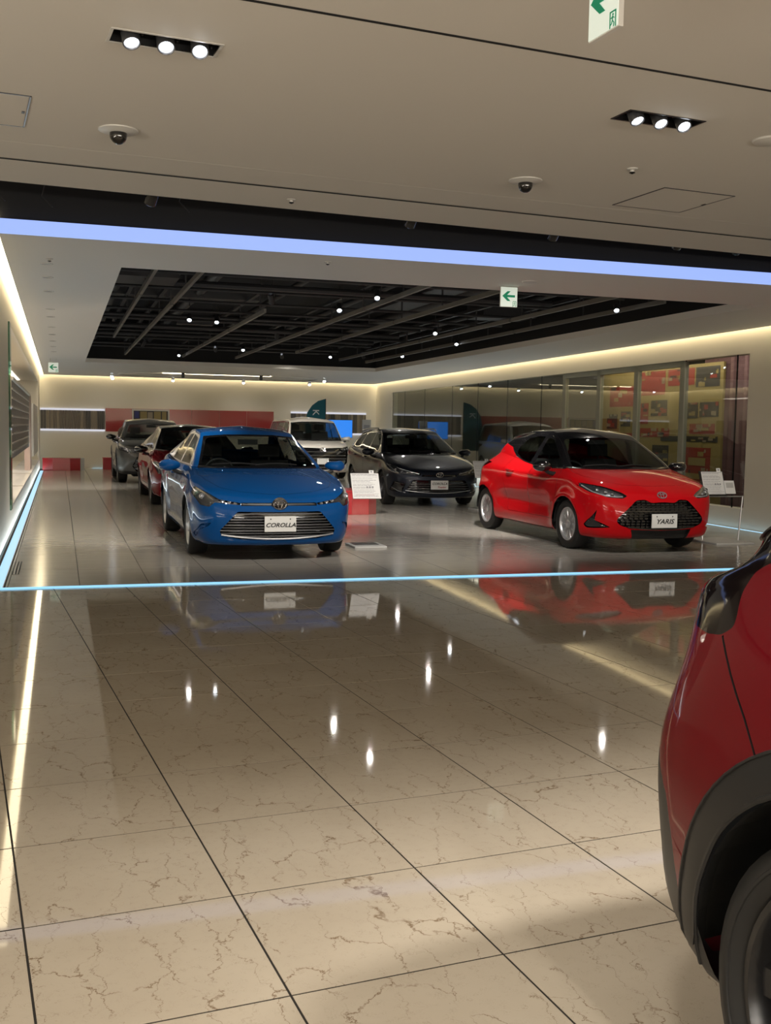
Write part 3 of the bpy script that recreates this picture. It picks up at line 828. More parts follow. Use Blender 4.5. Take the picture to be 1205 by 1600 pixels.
def car_yaris(loc):
    p = hatch_spec(); p['paint'] = MAT['red_paint']; p['rimmat'] = MAT['silver']; p['roofmat'] = MAT['gloss_black']; p['mirrormat'] = MAT['gloss_black']
    p['spokes'] = 10; p['wstyle'] = 'twin'; p['handlemat'] = MAT['red_paint']
    root, B = build_car(p, loc, 0, 'bright red hatchback with glossy black roof, in front of the glass wall')
    rows = []
    m = MB(); rng = random.Random(3)
    g = p['grillepoly']
    for i, z in enumerate(np.linspace(.33, .63, 10)):
        c = clip_row(g, z)
        if not c: continue
        n = int((c[1] - c[0]) / .062); off = .031 * (i % 2)
        for k in range(n + 1):
            x = (k - n / 2) * .062 + off
            if x < c[0] + .02 or x > c[1] - .02: continue
            h = B.bvh.ray_cast(Vector((x, -3, z)), Vector((0, 1, 0)))
            if h[0] is None: continue
            y = h[0].y + .012
            m.prism([(x - .027, z + .004), (x - .018, z - .009), (x + .018, z - .009), (x + .027, z + .004), (x + .018, z + .010), (x - .018, z + .010)], 0, .03, Matrix(((1, 0, 0, 0), (0, 0, 1, y), (0, 1, 0, 0), (0, 0, 0, 1))))
    tag(m.build('grille_mesh', MAT['gloss_black'], root), kind='stuff')
    emblem(root, 0, .050, .705, 1.0, -.5).data.materials[0] = MAT['satin_silver']; root.scale.z = .985
    lamp_cells(B, root, [(.735, .755, .022), (.665, .735, .022), (.60, .715, .020)], [])
    for s in (1, -1):
        pts = []
        for x, z in ((.81, .80), (.775, .735), (.68, .69), (.56, .68), (.49, .685)):
            h = B.bvh.ray_cast(Vector((s * x, -3, z)), Vector((0, 1, 0)))
            if h[0] is not None: pts.append(h[0] + Vector((0, .016, 0)))
        MB().tube(pts, .008, 8).build('light_guide', MAT['lens_bulb'], root, smooth=True)
    plate(root, 0, .405, B, .335, .165, [('YARIS', .078, 0, -.008, 1.15, MAT['ink'])], off=-.03)
    bars(B, root, 'bumper_lip', MAT['gloss_black'], [(.30, -.44, .44, .03, .022)], depth=.04, off=-.01)
    return root

def suv_spec():
    p = dict(L=4.50, W=1.84, H=1.60, fo=.93, wb=2.67, rw=.365, arch=.43, tw=.235, inset=.012, cowly=1.05, cowlz=1.08, flare=.022, scoop=.03, scoopz=.62, creasez=.9, crease=.006, cladding=.085)
    p['yu'] = [1.30, 1.5, 1.8, 2.05, 2.4, 2.75, 3.1, 3.5, 3.88]
    p['yr'] = [1.92, 2.05, 2.2, 2.4, 2.6, 2.85, 3.1, 3.35, 3.62]
    p['front'] = [(.30, .22), (.10, .22), (.03, .30), (0, .50), (.01, .68), (.05, .84), (.15, .93), (.58, 1.04), (1.05, 1.085), (1.12, 1.11), (1.52, 1.33), (1.88, 1.49), (2.1, 1.555), (2.35, 1.59)]
    p['rear'] = [(4.2, .26), (4.40, .28), (4.47, .40), (4.49, .55), (4.48, .72), (4.46, .88), (4.45, 1.0), (4.40, 1.07), (4.32, 1.14), (4.28, 1.18), (4.08, 1.33), (3.86, 1.48), (3.62, 1.53), (3.3, 1.57)]
    p['wf'] = [.8, .92, .97, .985, 1.0, .99, .96, .92, .885, .875, .78, .69, .60, 0]
    p['wtaper'] = {4: [(3.6, 1), (4.1, .985)], 5: [(3.4, 1), (4.1, .955)], 6: [(3.2, 1), (4.1, .915)], 7: [(2.9, 1), (4.0, .90)], 8: [(2.6, 1), (3.9, .90)], 9: [(2.6, 1), (3.9, .90)], 10: [(2.6, 1), (3.8, .92)], 11: [(2.6, 1), (3.6, .94)]}
    p['zside'] = [C1(.22), C1(.23), C1(.33), C1(.54), [(0, .72), (4.4, .74)], [(.3, .86), (.9, .92), (3.2, .94), (4.4, .92)],
                  [(.36, .95), (.9, 1.0), (2, 1.0), (3.2, 1.04), (4.1, 1.05)], [(.6, 1.0), (.9, 1.04), (1.3, 1.06), (2.2, 1.06), (3.4, 1.12), (4, 1.13)],
                  [(1.3, 1.085), (2, 1.075), (3, 1.12), (3.9, 1.24)], [(1.3, 1.11), (2, 1.10), (3, 1.145), (3.9, 1.27)], [(1.6, 1.30), (2.4, 1.32), (3.3, 1.35), (3.8, 1.37)],
                  [(1.92, 1.45), (2.5, 1.51), (3.1, 1.49), (3.6, 1.43)], [(1.92, 1.50), (2.5, 1.555), (3.1, 1.54), (3.6, 1.48)], C1(1.58)]
    p['windshield'] = round_poly(sym([(0, 1.11), (.42, 1.105), (.70, 1.11), (.55, 1.43), (.3, 1.455), (0, 1.46)]), [0, 0, .05, .05, 0, 0, 0, .05, .05, 0])
    p['windshield_seal'] = sym([(0, 1.08), (.42, 1.08), (.735, 1.085), (.575, 1.45), (.3, 1.48), (0, 1.485)])
    p['rear_glass'] = round_poly(sym([(0, 1.16), (.56, 1.18), (.48, 1.42), (0, 1.45)]), .04)
    p['side_seal'] = round_poly([(1.32, 1.075), (1.7, 1.33), (2.05, 1.475), (2.6, 1.515), (3.2, 1.495), (3.6, 1.38), (3.75, 1.26), (3.2, 1.15), (2.4, 1.08)], .03)
    p['side_glass'] = [round_poly([(1.50, 1.10), (1.78, 1.32), (2.08, 1.445), (2.42, 1.485), (2.44, 1.105)], [.02, 0, .03, .02, .02]),
                       round_poly([(2.52, 1.11), (2.50, 1.488), (3.1, 1.475), (3.45, 1.38), (3.55, 1.25), (3.2, 1.175)], [.02, .02, 0, .03, .04, .02])]
    p['hood'] = round_poly([(0, .13), (.45, .19), (.64, .30), (.74, .62), (.78, .95), (.76, 1.28), (.45, 1.10), (0, 1.05), (-.45, 1.10), (-.76, 1.28), (-.78, .95), (-.74, .62), (-.64, .30), (-.45, .19)], .05)
    p['hoodz'] = .8
    p['doors'] = [round_poly([(1.45, .42), (1.38, .60), (1.36, 1.02), (1.5, 1.2), (2.46, 1.2), (2.46, .42)], [.06, 0, 0, 0, 0, .04]),
                  round_poly([(2.464, .42), (2.464, 1.2), (3.3, 1.25), (3.42, 1.1), (3.34, .9), (3.12, .76), (3.04, .60), (3.02, .42)], [.04, 0, 0, .03, .05, .05, .05, .05])]
    p['handles'] = [(2.30, .98), (3.16, 1.0)]
    p['mirror'] = (1.03, 1.42, 1.12)
    p['skirt'] = [(.0, .1), (.0, .30), (1.5, .36), (3.0, .38), (3.02, .1)]
    g = sym([(0, .66), (.48, .66), (.60, .42), (.50, .30), (0, .28)])
    p['grillepoly'] = g
    p['cuts'] = [('headlight', round_poly([(.46, .80), (.66, .86), (.90, .90), (.88, .80), (.66, .74), (.50, .76)], .01, 2), 'lamp_house', .04, True, 'front'),
                 ('grille', round_poly(g, .03, 2), 'gloss_black', .05, False, 'front')]
    return p

def near_spec():
    p = suv_spec(); p['paint'] = MAT['crimson_paint']; p['rimmat'] = MAT['rim_black']; p['spokes'] = 5; p['wstyle'] = 'big'; p['spoke_rot'] = .32; p['mirrormat'] = MAT['gloss_black']
    p['fix'] = {}
    for r, dx, dy in ((1, -.05, -.06), (2, -.045, -.05), (3, -.035, -.035), (4, -.03, -.03), (5, -.045, -.04), (6, -.04, -.025), (7, -.03, -.02), (8, .0, .02)):
        p['fix'][(r, 13)] = (dx, dy, 0); p['fix'][(r, 12)] = (dx * .35, dy * .3, 0); p['fix'][(r, 14)] = (dx * .5, dy * .4, 0)
    p['fix'][(5, 13)] = (-.05, -.03, 0)
    for r, v in {6: (-.025, .01, .025), 7: (-.005, .08, -.03), 8: (.02, .12, -.05), 9: (.02, .11, -.06)}.items():
        p['fix'][(r, 13)] = v; p['fix'][(r, 12)] = (v[0] * .35, v[1] * .3, v[2] * .3); p['fix'][(r, 14)] = (v[0] * .5, v[1] * .5, v[2] * .3)
    p['zside'][0] = [(3.8, .22), (4.0, .29)]; p['zside'][1] = [(3.8, .23), (4.0, .30)]; p['zside'][2] = [(3.8, .33), (4.0, .37)]
    p['zside'][7] = [(.6, 1.0), (.9, 1.04), (1.3, 1.06), (2.2, 1.06), (3.4, 1.14), (4, 1.165)]
    p['zside'][8] = [(1.3, 1.085), (2, 1.075), (3, 1.13), (3.9, 1.27)]
    lamp = round_poly([(3.94, 1.175), (4.03, 1.14), (4.062, 1.12), (4.075, 1.08), (4.067, 1.053), (4.057, 1.035), (4.05, 1.01), (4.084, .988), (4.14, .980), (4.2, .982), (4.6, .985), (4.6, 1.30), (4.0, 1.24)], .012, 3)
    seam = [(4.075, .990), (4.0, .931), (3.92, .863), (3.862, .806)]
    p['sidecuts'] = [('tail_light', lamp, 'smoke_lens', 0), ('bumper_seam', seam + [(a + .004, b - .004) for a, b in seam[::-1]], 'seam', .006),
                     ('rear_valance', round_poly([(4.02, .40), (4.09, .375), (4.141, .48), (4.185, .62), (4.26, .70), (4.6, .72), (4.6, .1), (3.9, .1), (3.985, .30)], .01, 2), 'black_plastic', 0)]
    p['cuts'] += [('light_bar', sym([(0, 1.06), (.62, 1.06), (.62, .98), (0, .98)]), 'smoke_lens', 0, False, 'rear')]
    return p

def car_near(xn, yn):
    p = near_spec(); x, y = N2R(xn, yn)
    root, B = build_car(p, (x, y, 0), TH, 'crimson crossover cut by the right edge, black wheel and smoked tail light')
    fo, ra = p['fo'], p['fo'] + p['wb']
    for yc in (fo, ra):                                     # rolled inner lip and outer bead of the arch trim
        for rad, th, out in ((p['arch'] + .003, .006, .001), (p['arch'] + p['cladding'] - .004, .004, .001)):
            pts = []
            for a in np.linspace(-.12, PI + .12, 40):
                yy, zz = yc + rad * math.cos(a), p['rw'] + rad * math.sin(a)
                h = B.bvh.ray_cast(Vector((-3, yy, zz)), Vector((1, 0, 0)))
                if h[0] is not None: pts.append(h[0] + Vector((-out, 0, 0)))
            if len(pts) > 5: MB().tube(pts, th, 6).build('arch_bead', MAT['black_plastic'], root, smooth=True)
    return root

def car_touring(loc, rz):
    p = sedan_spec(); p['paint'] = MAT['navy_paint']; p['rimmat'] = MAT['dark_alloy']; p['spokes'] = 10; p['wstyle'] = 'multi'; p['H'] = 1.46; p['rw'] = .32
    p['yr'] = [2.02, 2.12, 2.25, 2.45, 2.65, 2.9, 3.2, 3.55, 3.9]
    p['yu'] = [1.38, 1.6, 1.85, 2.1, 2.4, 2.75, 3.15, 3.6, 4.08]
    p['rear'] = [(4.2, .2), (4.40, .22), (4.47, .3), (4.49, .45), (4.49, .65), (4.48, .80), (4.47, .90), (4.46, .96), (4.44, 1.02), (4.42, 1.06), (4.25, 1.22), (4.08, 1.36), (3.9, 1.40), (3.5, 1.44)]
    p['zside'][8] = [(1.35, .958), (2, .965), (3, .985), (4, 1.03)]; p['zside'][9] = [(1.35, .985), (2, .985), (3, 1.005), (4, 1.05)]
    p['zside'][10] = [(1.7, 1.165), (2.2, 1.19), (3.2, 1.2), (4.0, 1.2)]
    p['zside'][11] = [(2.0, 1.315), (2.5, 1.37), (3.2, 1.365), (3.9, 1.31)]; p['zside'][12] = [(2.0, 1.365), (2.5, 1.42), (3.2, 1.415), (3.9, 1.36)]
    p['rear_glass'] = round_poly(sym([(0, 1.07), (.58, 1.08), (.50, 1.32), (0, 1.34)]), .04)
    p['side_seal'] = round_poly([(1.47, .962), (1.80, 1.18), (2.10, 1.325), (2.6, 1.375), (3.4, 1.35), (3.85, 1.27), (4.05, 1.06), (3.3, .992), (2.4, .968)], .03)
    p['side_glass'] = [round_poly([(1.62, .985), (1.86, 1.17), (2.13, 1.295), (2.47, 1.345), (2.49, .99)], [.02, 0, .03, .02, .02]),
                       round_poly([(2.57, .992), (2.55, 1.350), (3.25, 1.34), (3.32, 1.015)], [.02, .02, .02, .02]),
                       round_poly([(3.40, 1.02), (3.33, 1.335), (3.75, 1.27), (3.92, 1.06)], [.02, .02, .04, .02])]
    g = sym([(0, .50), (.50, .50), (.60, .34), (.56, .27), (0, .25)]); p['grillepoly'] = g; p['trimmat'] = MAT['gloss_black']
    p['cuts'] = [('headlight', round_poly([(.34, .615), (.62, .68), (.85, .80), (.875, .77), (.855, .68), (.80, .62), (.66, .60), (.36, .585)], .008, 2), 'lamp_house', .045, True, 'front'),
                 ('upper_grille', sym([(0, .60), (.32, .60), (.34, .565), (0, .56)]), 'gloss_black', .015, False, 'front'),
                 ('grille', round_poly(g, .02, 2), 'gloss_black', .06, False, 'front'),
                 ('fog_lamp_bezel', round_poly([(.62, .44), (.80, .48), (.84, .30), (.68, .27)], .02, 2), 'gloss_black', .03, True, 'front'),
                 ('tail_light', round_poly([(.42, .86), (.84, .93), (.86, .85), (.55, .80)], .01, 2), 'lamp_house', .02, True, 'rear')]
    root, B = build_car(p, loc, rz, 'dark navy estate car behind the sign stand, between the white van and red hatchback')
    bars(B, root, 'grille_bar', MAT['grey_gloss'], [(z, *clip_row(g, z)) for z in (.30, .345, .39, .435)], depth=.03, th=.014)
    bars(B, root, 'grille_lower_trim', MAT['satin_silver'], [(.262, -.62, .62, .05, .012)], depth=.04, off=-.008)
    bars(B, root, 'lamp_trim', MAT['chrome'], [(.635, -.62, -.40, 0, .008), (.635, .40, .62, 0, .008)], depth=.02, off=-.004)
    emblem(root, 0, .002, .60, 1.1)
    for s in (1, -1):
        for line, r in (([(.845, .78), (.70, .70), (.50, .642), (.38, .612)], .007), ([(.845, .775), (.80, .68), (.74, .625)], .007), ([(.62, .27), (.74, .30), (.82, .36)], .006)):
            pts = [h[0] + Vector((0, -.002, 0)) for h in (B.bvh.ray_cast(Vector((s * x, -3, z)), Vector((0, 1, 0))) for x, z in line) if h[0] is not None]
            if len(pts) > 1: MB().tube(pts, r, 8).build('light_guide', MAT['satin_silver'], root, smooth=True)
    lamp_cells(B, root, [(.60, .635, .020), (.68, .65, .022)], [(.775, .68, .028)])
    plate(root, -.01, .415, B, .33, .165, [('COROLLA', .056, 0, .022, 1.12, MAT['ink']), ('Touring', .046, .04, -.040, 1.1, MAT['red_ink'])], off=-.03).children[0].data.materials[0] = MAT['plate_gold']
    for s in (1, -1):
        pts = [(s * (.60 - .02 * abs(t - .5)), lerp(2.25, 3.8, t), 1.415 - .10 * (t - .25) ** 2 + (.02 if 0 < t < 1 else -.02)) for t in (0, .06, .3, .5, .7, .94, 1)]
        MB().tube(pts, .014, 8).build('roof_rail', MAT['satin_silver'], root, smooth=True)
    return root

def car_crimson_sedan(loc):
    p = sedan_spec(); p['paint'] = MAT['wine_paint']; p['rimmat'] = MAT['dark_alloy']; p['W'] = 1.78; p['wstyle'] = 'multi'
    p['windshield_seal'] = sym([(0, .955), (.70, .955), (.56, 1.33), (.3, 1.36), (0, 1.37)]); p['mirrormat'] = MAT['gloss_black']
    p['trimmat'] = MAT['chrome_trim']; p['roofcut'] = [(1.0, 1.0), (1.3, .958), (1.47, .965), (3.72, 1.03), (4.1, 1.12), (4.1, 1.6), (1.0, 1.6)]; p['roofmat'] = MAT['gloss_black']
    g = sym([(0, .48), (.42, .48), (.64, .36), (.58, .24), (0, .235)]); p['grillepoly'] = g
    p['cuts'] = [('headlight', round_poly([(.20, .655), (.60, .675), (.845, .80), (.872, .77), (.80, .58), (.72, .575), (.745, .645), (.60, .635), (.22, .63)], .008, 2), 'lamp_house', .035, True, 'front'),
                 ('grille', round_poly(g, .02, 2), 'gloss_black', .06, False, 'front'),
                 ('tail_light', round_poly([(.42, .86), (.84, .93), (.86, .85), (.55, .80)], .01, 2), 'lamp_house', .02, True, 'rear')]
    root, B = build_car(p, loc, 0, 'wine red sedan with black roof, half hidden behind the blue sedan')
    for s in (1, -1):
        for poly, r in (([(.84, .775), (.79, .70), (.765, .60)], .010), ([(.78, .69), (.60, .66), (.40, .65)], .008), ([(.42, .475), (.63, .36), (.575, .245), (.3, .24)], .009)):
            pts = []
            for x, z in poly:
                h = B.bvh.ray_cast(Vector((s * x, -3, z)), Vector((0, 1, 0)))
                if h[0] is not None: pts.append(h[0] + Vector((0, -.002, 0)))
            MB().tube(pts, r, 8).build('light_guide' if poly[0][1] > .6 else 'intake_trim', MAT['satin_silver'], root, smooth=True)
    emblem(root, 0, .0, .60, 1.0)
    return root

def car_crossover(loc):
    p = suv_spec(); p['paint'] = MAT['grey_paint']; p['rimmat'] = MAT['dark_alloy']; p['spokes'] = 5; p['wstyle'] = 'big'; p['H'] = 1.58; p['mirrormat'] = MAT['gloss_black']
    root, B = build_car(p, loc, 0, 'dark grey crossover, farthest car of the row along the left wall')
    bars(B, root, 'grille_bar', MAT['grey_gloss'], [(z, *clip_row(p['grillepoly'], z)) for z in (.36, .44, .52, .60)], depth=.03, th=.016)
    emblem(root, 0, .005, .75, 1.1); lamp_cells(B, root, [(.66, .80, .025), (.76, .82, .025)], [])
    return root

def car_van(loc):
    p = dict(L=4.26, W=1.695, H=1.75, fo=.80, wb=2.75, rw=.305, arch=.34, tw=.19, inset=.02, cowly=.62, cowlz=1.06, flare=.014, scoop=.015, nose=[0, .008, .03, .10, .28], seat_y=1.75, rear_seat_y=2.7)
    p['yu'] = [.88, 1.08, 1.35, 1.65, 2.0, 2.5, 3.0, 3.5, 4.0]; p['yr'] = [1.33, 1.5, 1.7, 1.9, 2.2, 2.6, 3.0, 3.5, 3.95]
    p['front'] = [(.30, .18), (.10, .18), (.03, .25), (0, .45), (.01, .65), (.04, .84), (.12, .94), (.38, 1.01), (.62, 1.055), (.68, 1.085), (.98, 1.36), (1.25, 1.61), (1.42, 1.69), (1.75, 1.735)]
    p['rear'] = [(4.0, .22), (4.18, .24), (4.24, .34), (4.26, .5), (4.26, .7), (4.25, .88), (4.24, .98), (4.22, 1.04), (4.2, 1.09), (4.19, 1.13), (4.14, 1.38), (4.05, 1.62), (3.85, 1.69), (3.5, 1.73)]
    p['wf'] = [.8, .92, .97, .985, 1, .99, .97, .95, .93, .925, .86, .78, .68, 0]
    p['zside'] = [C1(.18), C1(.19), C1(.28), C1(.5), C1(.70), [(.3, .86), (4, .88)], [(.3, .96), (1, .98), (4, .98)], [(.5, 1.02), (1, 1.03), (4, 1.04)], [(.88, 1.06), (4, 1.08)], [(.88, 1.09), (4, 1.11)],
                  [(1.1, 1.34), (4, 1.38)], [(1.33, 1.57), (2, 1.61), (3.95, 1.59)], [(1.33, 1.63), (2, 1.68), (3.95, 1.66)], C1(1.73)]
    p['windshield'] = round_poly(sym([(0, 1.085), (.5, 1.08), (.73, 1.085), (.62, 1.55), (.3, 1.575), (0, 1.58)]), [0, 0, .05, .05, 0, 0, 0, .05, .05, 0])
    p['windshield_seal'] = sym([(0, 1.055), (.755, 1.06), (.645, 1.57), (.3, 1.60), (0, 1.605)])
    p['rear_glass'] = round_poly(sym([(0, 1.12), (.66, 1.12), (.58, 1.56), (0, 1.59)]), .04)
    p['side_seal'] = round_poly([(.98, 1.07), (1.2, 1.40), (1.42, 1.575), (2.2, 1.61), (3.85, 1.59), (4.0, 1.10)], .04)
    p['side_glass'] = [round_poly([(1.16, 1.10), (1.30, 1.38), (1.48, 1.54), (1.95, 1.575), (1.97, 1.10)], .02), round_poly([(2.07, 1.10), (2.05, 1.58), (3.0, 1.575), (3.0, 1.10)], .03), round_poly([(3.12, 1.11), (3.12, 1.57), (3.75, 1.56), (3.86, 1.13)], .04)]
    p['hood'] = round_poly([(0, .13), (.45, .16), (.66, .28), (.72, .55), (.70, .78), (.4, .64), (0, .60), (-.4, .64), (-.70, .78), (-.72, .55), (-.66, .28), (-.45, .16)], .04); p['hoodz'] = .85
    p['doors'] = [round_poly([(1.2, .33), (1.1, .6), (1.05, 1.02), (1.2, 1.2), (2.0, 1.2), (2.0, .33)], [.05, 0, 0, 0, 0, .04]), round_poly([(2.004, .33), (2.004, 1.2), (3.06, 1.2), (3.06, .33)], .04)]
    p['handles'] = [(1.85, .92), (2.2, .92)]; p['mirror'] = (.96, .98, 1.12)
    g = sym([(0, .86), (.62, .88), (.76, .80), (.72, .45), (.55, .27), (0, .26)]); p['grillepoly'] = g
    p['cuts'] = [('grille', round_poly(g, .02, 2), 'gloss_black', .04, False, 'front'),
                 ('headlight', round_poly([(.50, .86), (.80, .93), (.82, .80), (.60, .76)], .015, 2), 'lamp_house', .04, True, 'front'),
                 ('tail_light', round_poly([(.72, 1.0), (.83, 1.0), (.83, .70), (.74, .70)], .01, 2), 'red_lens', 0, True, 'rear')]
    p['paint'] = MAT['pearl_paint']; p['rimmat'] = MAT['silver']; p['trimmat'] = MAT['gloss_black']
    root, B = build_car(p, loc, 0, 'pearl white van with black grille, in front of the back wall')
    bars(B, root, 'grille_bar', MAT['satin_silver'], [(.76, -.60, .60, 0, .009), (.66, -.68, .68, 0, .008), (.57, -.70, .70, 0, .008), (.33, -.55, .55, .02, .009)], depth=.02, off=-.002)
    emblem(root, 0, .0, .82, 1.3)
    lamp_cells(B, root, [(.66, .83, .025), (.74, .85, .025)], [])
    plate(root, .0, .50, B, .33, .165, [], off=-.03)
    return root
# ------------------------------------------------------------------ room materials
def marble(name, base, vein, dark, rough, speck=True, scale=1.0, vamp=1.0):
    m = mat(name, base, rough, spec=.16); nt = m.node_tree; N = nt.nodes; L = nt.links; b = N['Principled BSDF']
    tc = N.new('ShaderNodeNewGeometry'); oi = N.new('ShaderNodeObjectInfo')
    add = N.new('ShaderNodeVectorMath'); add.operation = 'ADD'
    sc_ = N.new('ShaderNodeVectorMath'); sc_.operation = 'SCALE'; sc_.inputs['Scale'].default_value = 37.0
    cmb = N.new('ShaderNodeCombineXYZ'); L.new(oi.outputs['Random'], cmb.inputs[0]); L.new(oi.outputs['Random'], cmb.inputs[1])
    L.new(cmb.outputs[0], sc_.inputs[0]); L.new(tc.outputs['Position'], add.inputs[0]); L.new(sc_.outputs[0], add.inputs[1])
    # warp
    n1 = N.new('ShaderNodeTexNoise'); n1.inputs['Scale'].default_value = 8 * scale; n1.inputs['Detail'].default_value = 5; n1.inputs['Roughness'].default_value = .65
    L.new(add.outputs[0], n1.inputs['Vector'])
    s2 = N.new('ShaderNodeVectorMath'); s2.operation = 'MULTIPLY_ADD'; s2.inputs[1].default_value = (.15, .15, .15)
    L.new(n1.outputs['Color'], s2.inputs[0]); L.new(add.outputs[0], s2.inputs[2])
    mp = N.new('ShaderNodeMapping'); mp.inputs['Rotation'].default_value = (0, 0, .35); mp.inputs['Scale'].default_value = (5.6 * scale, 1.7 * scale, 1)
    L.new(s2.outputs[0], mp.inputs[0])
    vo = N.new('ShaderNodeTexVoronoi'); vo.feature = 'DISTANCE_TO_EDGE'; vo.inputs['Scale'].default_value = 1.0; L.new(mp.outputs[0], vo.inputs['Vector'])
    r1 = N.new('ShaderNodeMapRange'); r1.inputs[1].default_value = .0; r1.inputs[2].default_value = .011; r1.inputs[3].default_value = 1; r1.inputs[4].default_value = 0
    L.new(vo.outputs['Distance'], r1.inputs[0])
    # break the veins up
    n2 = N.new('ShaderNodeTexNoise'); n2.inputs['Scale'].default_value = 9 * scale; n2.inputs['Detail'].default_value = 3; L.new(add.outputs[0], n2.inputs['Vector'])
    r2 = N.new('ShaderNodeMapRange'); r2.inputs[1].default_value = .38; r2.inputs[2].default_value = .52; L.new(n2.outputs['Fac'], r2.inputs[0])
    mu = N.new('ShaderNodeMath'); mu.operation = 'MULTIPLY'; L.new(r1.outputs[0], mu.inputs[0]); L.new(r2.outputs[0], mu.inputs[1])
    # fine net
    mp2 = N.new('ShaderNodeMapping'); mp2.inputs['Scale'].default_value = (17 * scale, 9 * scale, 1); mp2.inputs['Rotation'].default_value = (0, 0, -.4); L.new(s2.outputs[0], mp2.inputs[0])
    v2 = N.new('ShaderNodeTexVoronoi'); v2.feature = 'DISTANCE_TO_EDGE'; L.new(mp2.outputs[0], v2.inputs['Vector'])
    r3 = N.new('ShaderNodeMapRange'); r3.inputs[2].default_value = .03; r3.inputs[3].default_value = .7; r3.inputs[4].default_value = 0; L.new(v2.outputs['Distance'], r3.inputs[0])
    n3 = N.new('ShaderNodeTexNoise'); n3.inputs['Scale'].default_value = 22 * scale; L.new(add.outputs[0], n3.inputs['Vector'])
    r4 = N.new('ShaderNodeMapRange'); r4.inputs[1].default_value = .47; r4.inputs[2].default_value = .68; L.new(n3.outputs['Fac'], r4.inputs[0])
    m2 = N.new('ShaderNodeMath'); m2.operation = 'MULTIPLY'; L.new(r3.outputs[0], m2.inputs[0]); L.new(r4.outputs[0], m2.inputs[1])
    mx = N.new('ShaderNodeMath'); mx.operation = 'MAXIMUM'; L.new(mu.outputs[0], mx.inputs[0]); L.new(m2.outputs[0], mx.inputs[1])
    am = N.new('ShaderNodeMath'); am.operation = 'MULTIPLY'; am.inputs[1].default_value = vamp; L.new(mx.outputs[0], am.inputs[0])
    # soft clouding
    n4 = N.new('ShaderNodeTexNoise'); n4.inputs['Scale'].default_value = 2.2; n4.inputs['Detail'].default_value = 4; L.new(add.outputs[0], n4.inputs['Vector'])
    c0 = N.new('ShaderNodeMix'); c0.data_type = 'RGBA'; c0.inputs['A'].default_value = (*base, 1); c0.inputs['B'].default_value = (*dark, 1)
    r5 = N.new('ShaderNodeMapRange'); r5.inputs[1].default_value = .35; r5.inputs[2].default_value = .75; L.new(n4.outputs['Fac'], r5.inputs[0]); L.new(r5.outputs[0], c0.inputs['Factor'])
    c1 = N.new('ShaderNodeMix'); c1.data_type = 'RGBA'; c1.inputs['B'].default_value = (*vein, 1); L.new(c0.outputs['Result'], c1.inputs['A']); L.new(am.outputs[0], c1.inputs['Factor'])
    L.new(c1.outputs['Result'], b.inputs['Base Color'])
    return m

marble('marble', (.51, .45, .36), (.20, .14, .085), (.46, .40, .315), .04, scale=1.3)
def porcelain(name, base, rough):
    m = mat(name, base, rough); nt = m.node_tree; N = nt.nodes; L = nt.links; b = N['Principled BSDF']
    tc = N.new('ShaderNodeNewGeometry'); mp = N.new('ShaderNodeMapping'); mp.inputs['Scale'].default_value = (1.2, 14, 1); L.new(tc.outputs['Position'], mp.inputs[0])
    n = N.new('ShaderNodeTexNoise'); n.inputs['Scale'].default_value = 1.6; n.inputs['Detail'].default_value = 5; L.new(mp.outputs[0], n.inputs['Vector'])
    c = N.new('ShaderNodeMix'); c.data_type = 'RGBA'; c.inputs['A'].default_value = (*[v * .86 for v in base], 1); c.inputs['B'].default_value = (*[min(v * 1.12, 1) for v in base], 1)
    L.new(n.outputs['Fac'], c.inputs['Factor']); L.new(c.outputs['Result'], b.inputs['Base Color'])
    r = N.new('ShaderNodeMapRange'); r.inputs[3].default_value = rough * .8; r.inputs[4].default_value = rough * 1.25; L.new(n.outputs['Fac'], r.inputs[0]); L.new(r.outputs[0], b.inputs['Roughness'])
porcelain('porcelain', (.36, .34, .305), .15)
mat('joint', (.014, .011, .008), .8)
def plaster(name, base, rough=.75):
    m = mat(name, base, rough); nt = m.node_tree; N = nt.nodes; L = nt.links; b = N['Principled BSDF']
    tc = N.new('ShaderNodeNewGeometry'); n = N.new('ShaderNodeTexNoise'); n.inputs['Scale'].default_value = 140; L.new(tc.outputs['Position'], n.inputs['Vector'])
    bp = N.new('ShaderNodeBump'); bp.inputs['Strength'].default_value = .06; bp.inputs['Distance'].default_value = .002; L.new(n.outputs['Fac'], bp.inputs['Height']); L.new(bp.outputs[0], b.inputs['Normal'])
plaster('ceiling_paint', (.64, .60, .53))
plaster('ceiling_white', (.82, .795, .735))
plaster('wall_paint', (.80, .75, .63))
mat('void_black', (.006, .006, .0065), .8)
mat('pipe_black', (.020, .020, .022), .5)
mat('rail_cream', (.16, .15, .13), .45)
mat('white_frame', (.62, .60, .55), .4)
mat('cream_metal', (.32, .33, .27), .35, .4)
mat('strip_blue', (.1, .1, .1), .5, emit=(.32, .46, .98), es=1.05)
mat('glow_cyan', (.1, .1, .1), .5, emit=(.28, .66, .95), es=1.15)
mat('glow_cyan_soft', (.1, .1, .1), .5, emit=(.38, .68, .88), es=1.05)
mat('cove_light', (.1, .1, .1), .5, emit=(1.0, .84, .55), es=9)
mat('lamp_face', (.1, .1, .1), .5, emit=(.85, .92, 1.0), es=14)
mat('white_bar', (.1, .1, .1), .5, emit=(.85, .85, .95), es=.75)
mat('display_light', (.1, .1, .1), .5, emit=(1.0, .88, .74), es=3)
mat('sign_face', (.7, .75, .7), .4, emit=(.75, .88, .76), es=.42)
mat('sign_green', (.0, .18, .09), .4, emit=(0, .25, .12), es=.35)
mat('red_glass', (.36, .045, .045), .10, 0, .6)
mat('red_lacquer', (.38, .012, .018), .3, 0, .5)
mat('screen_blue', (.01, .01, .01), .3, emit=(.03, .25, .90), es=1.0)
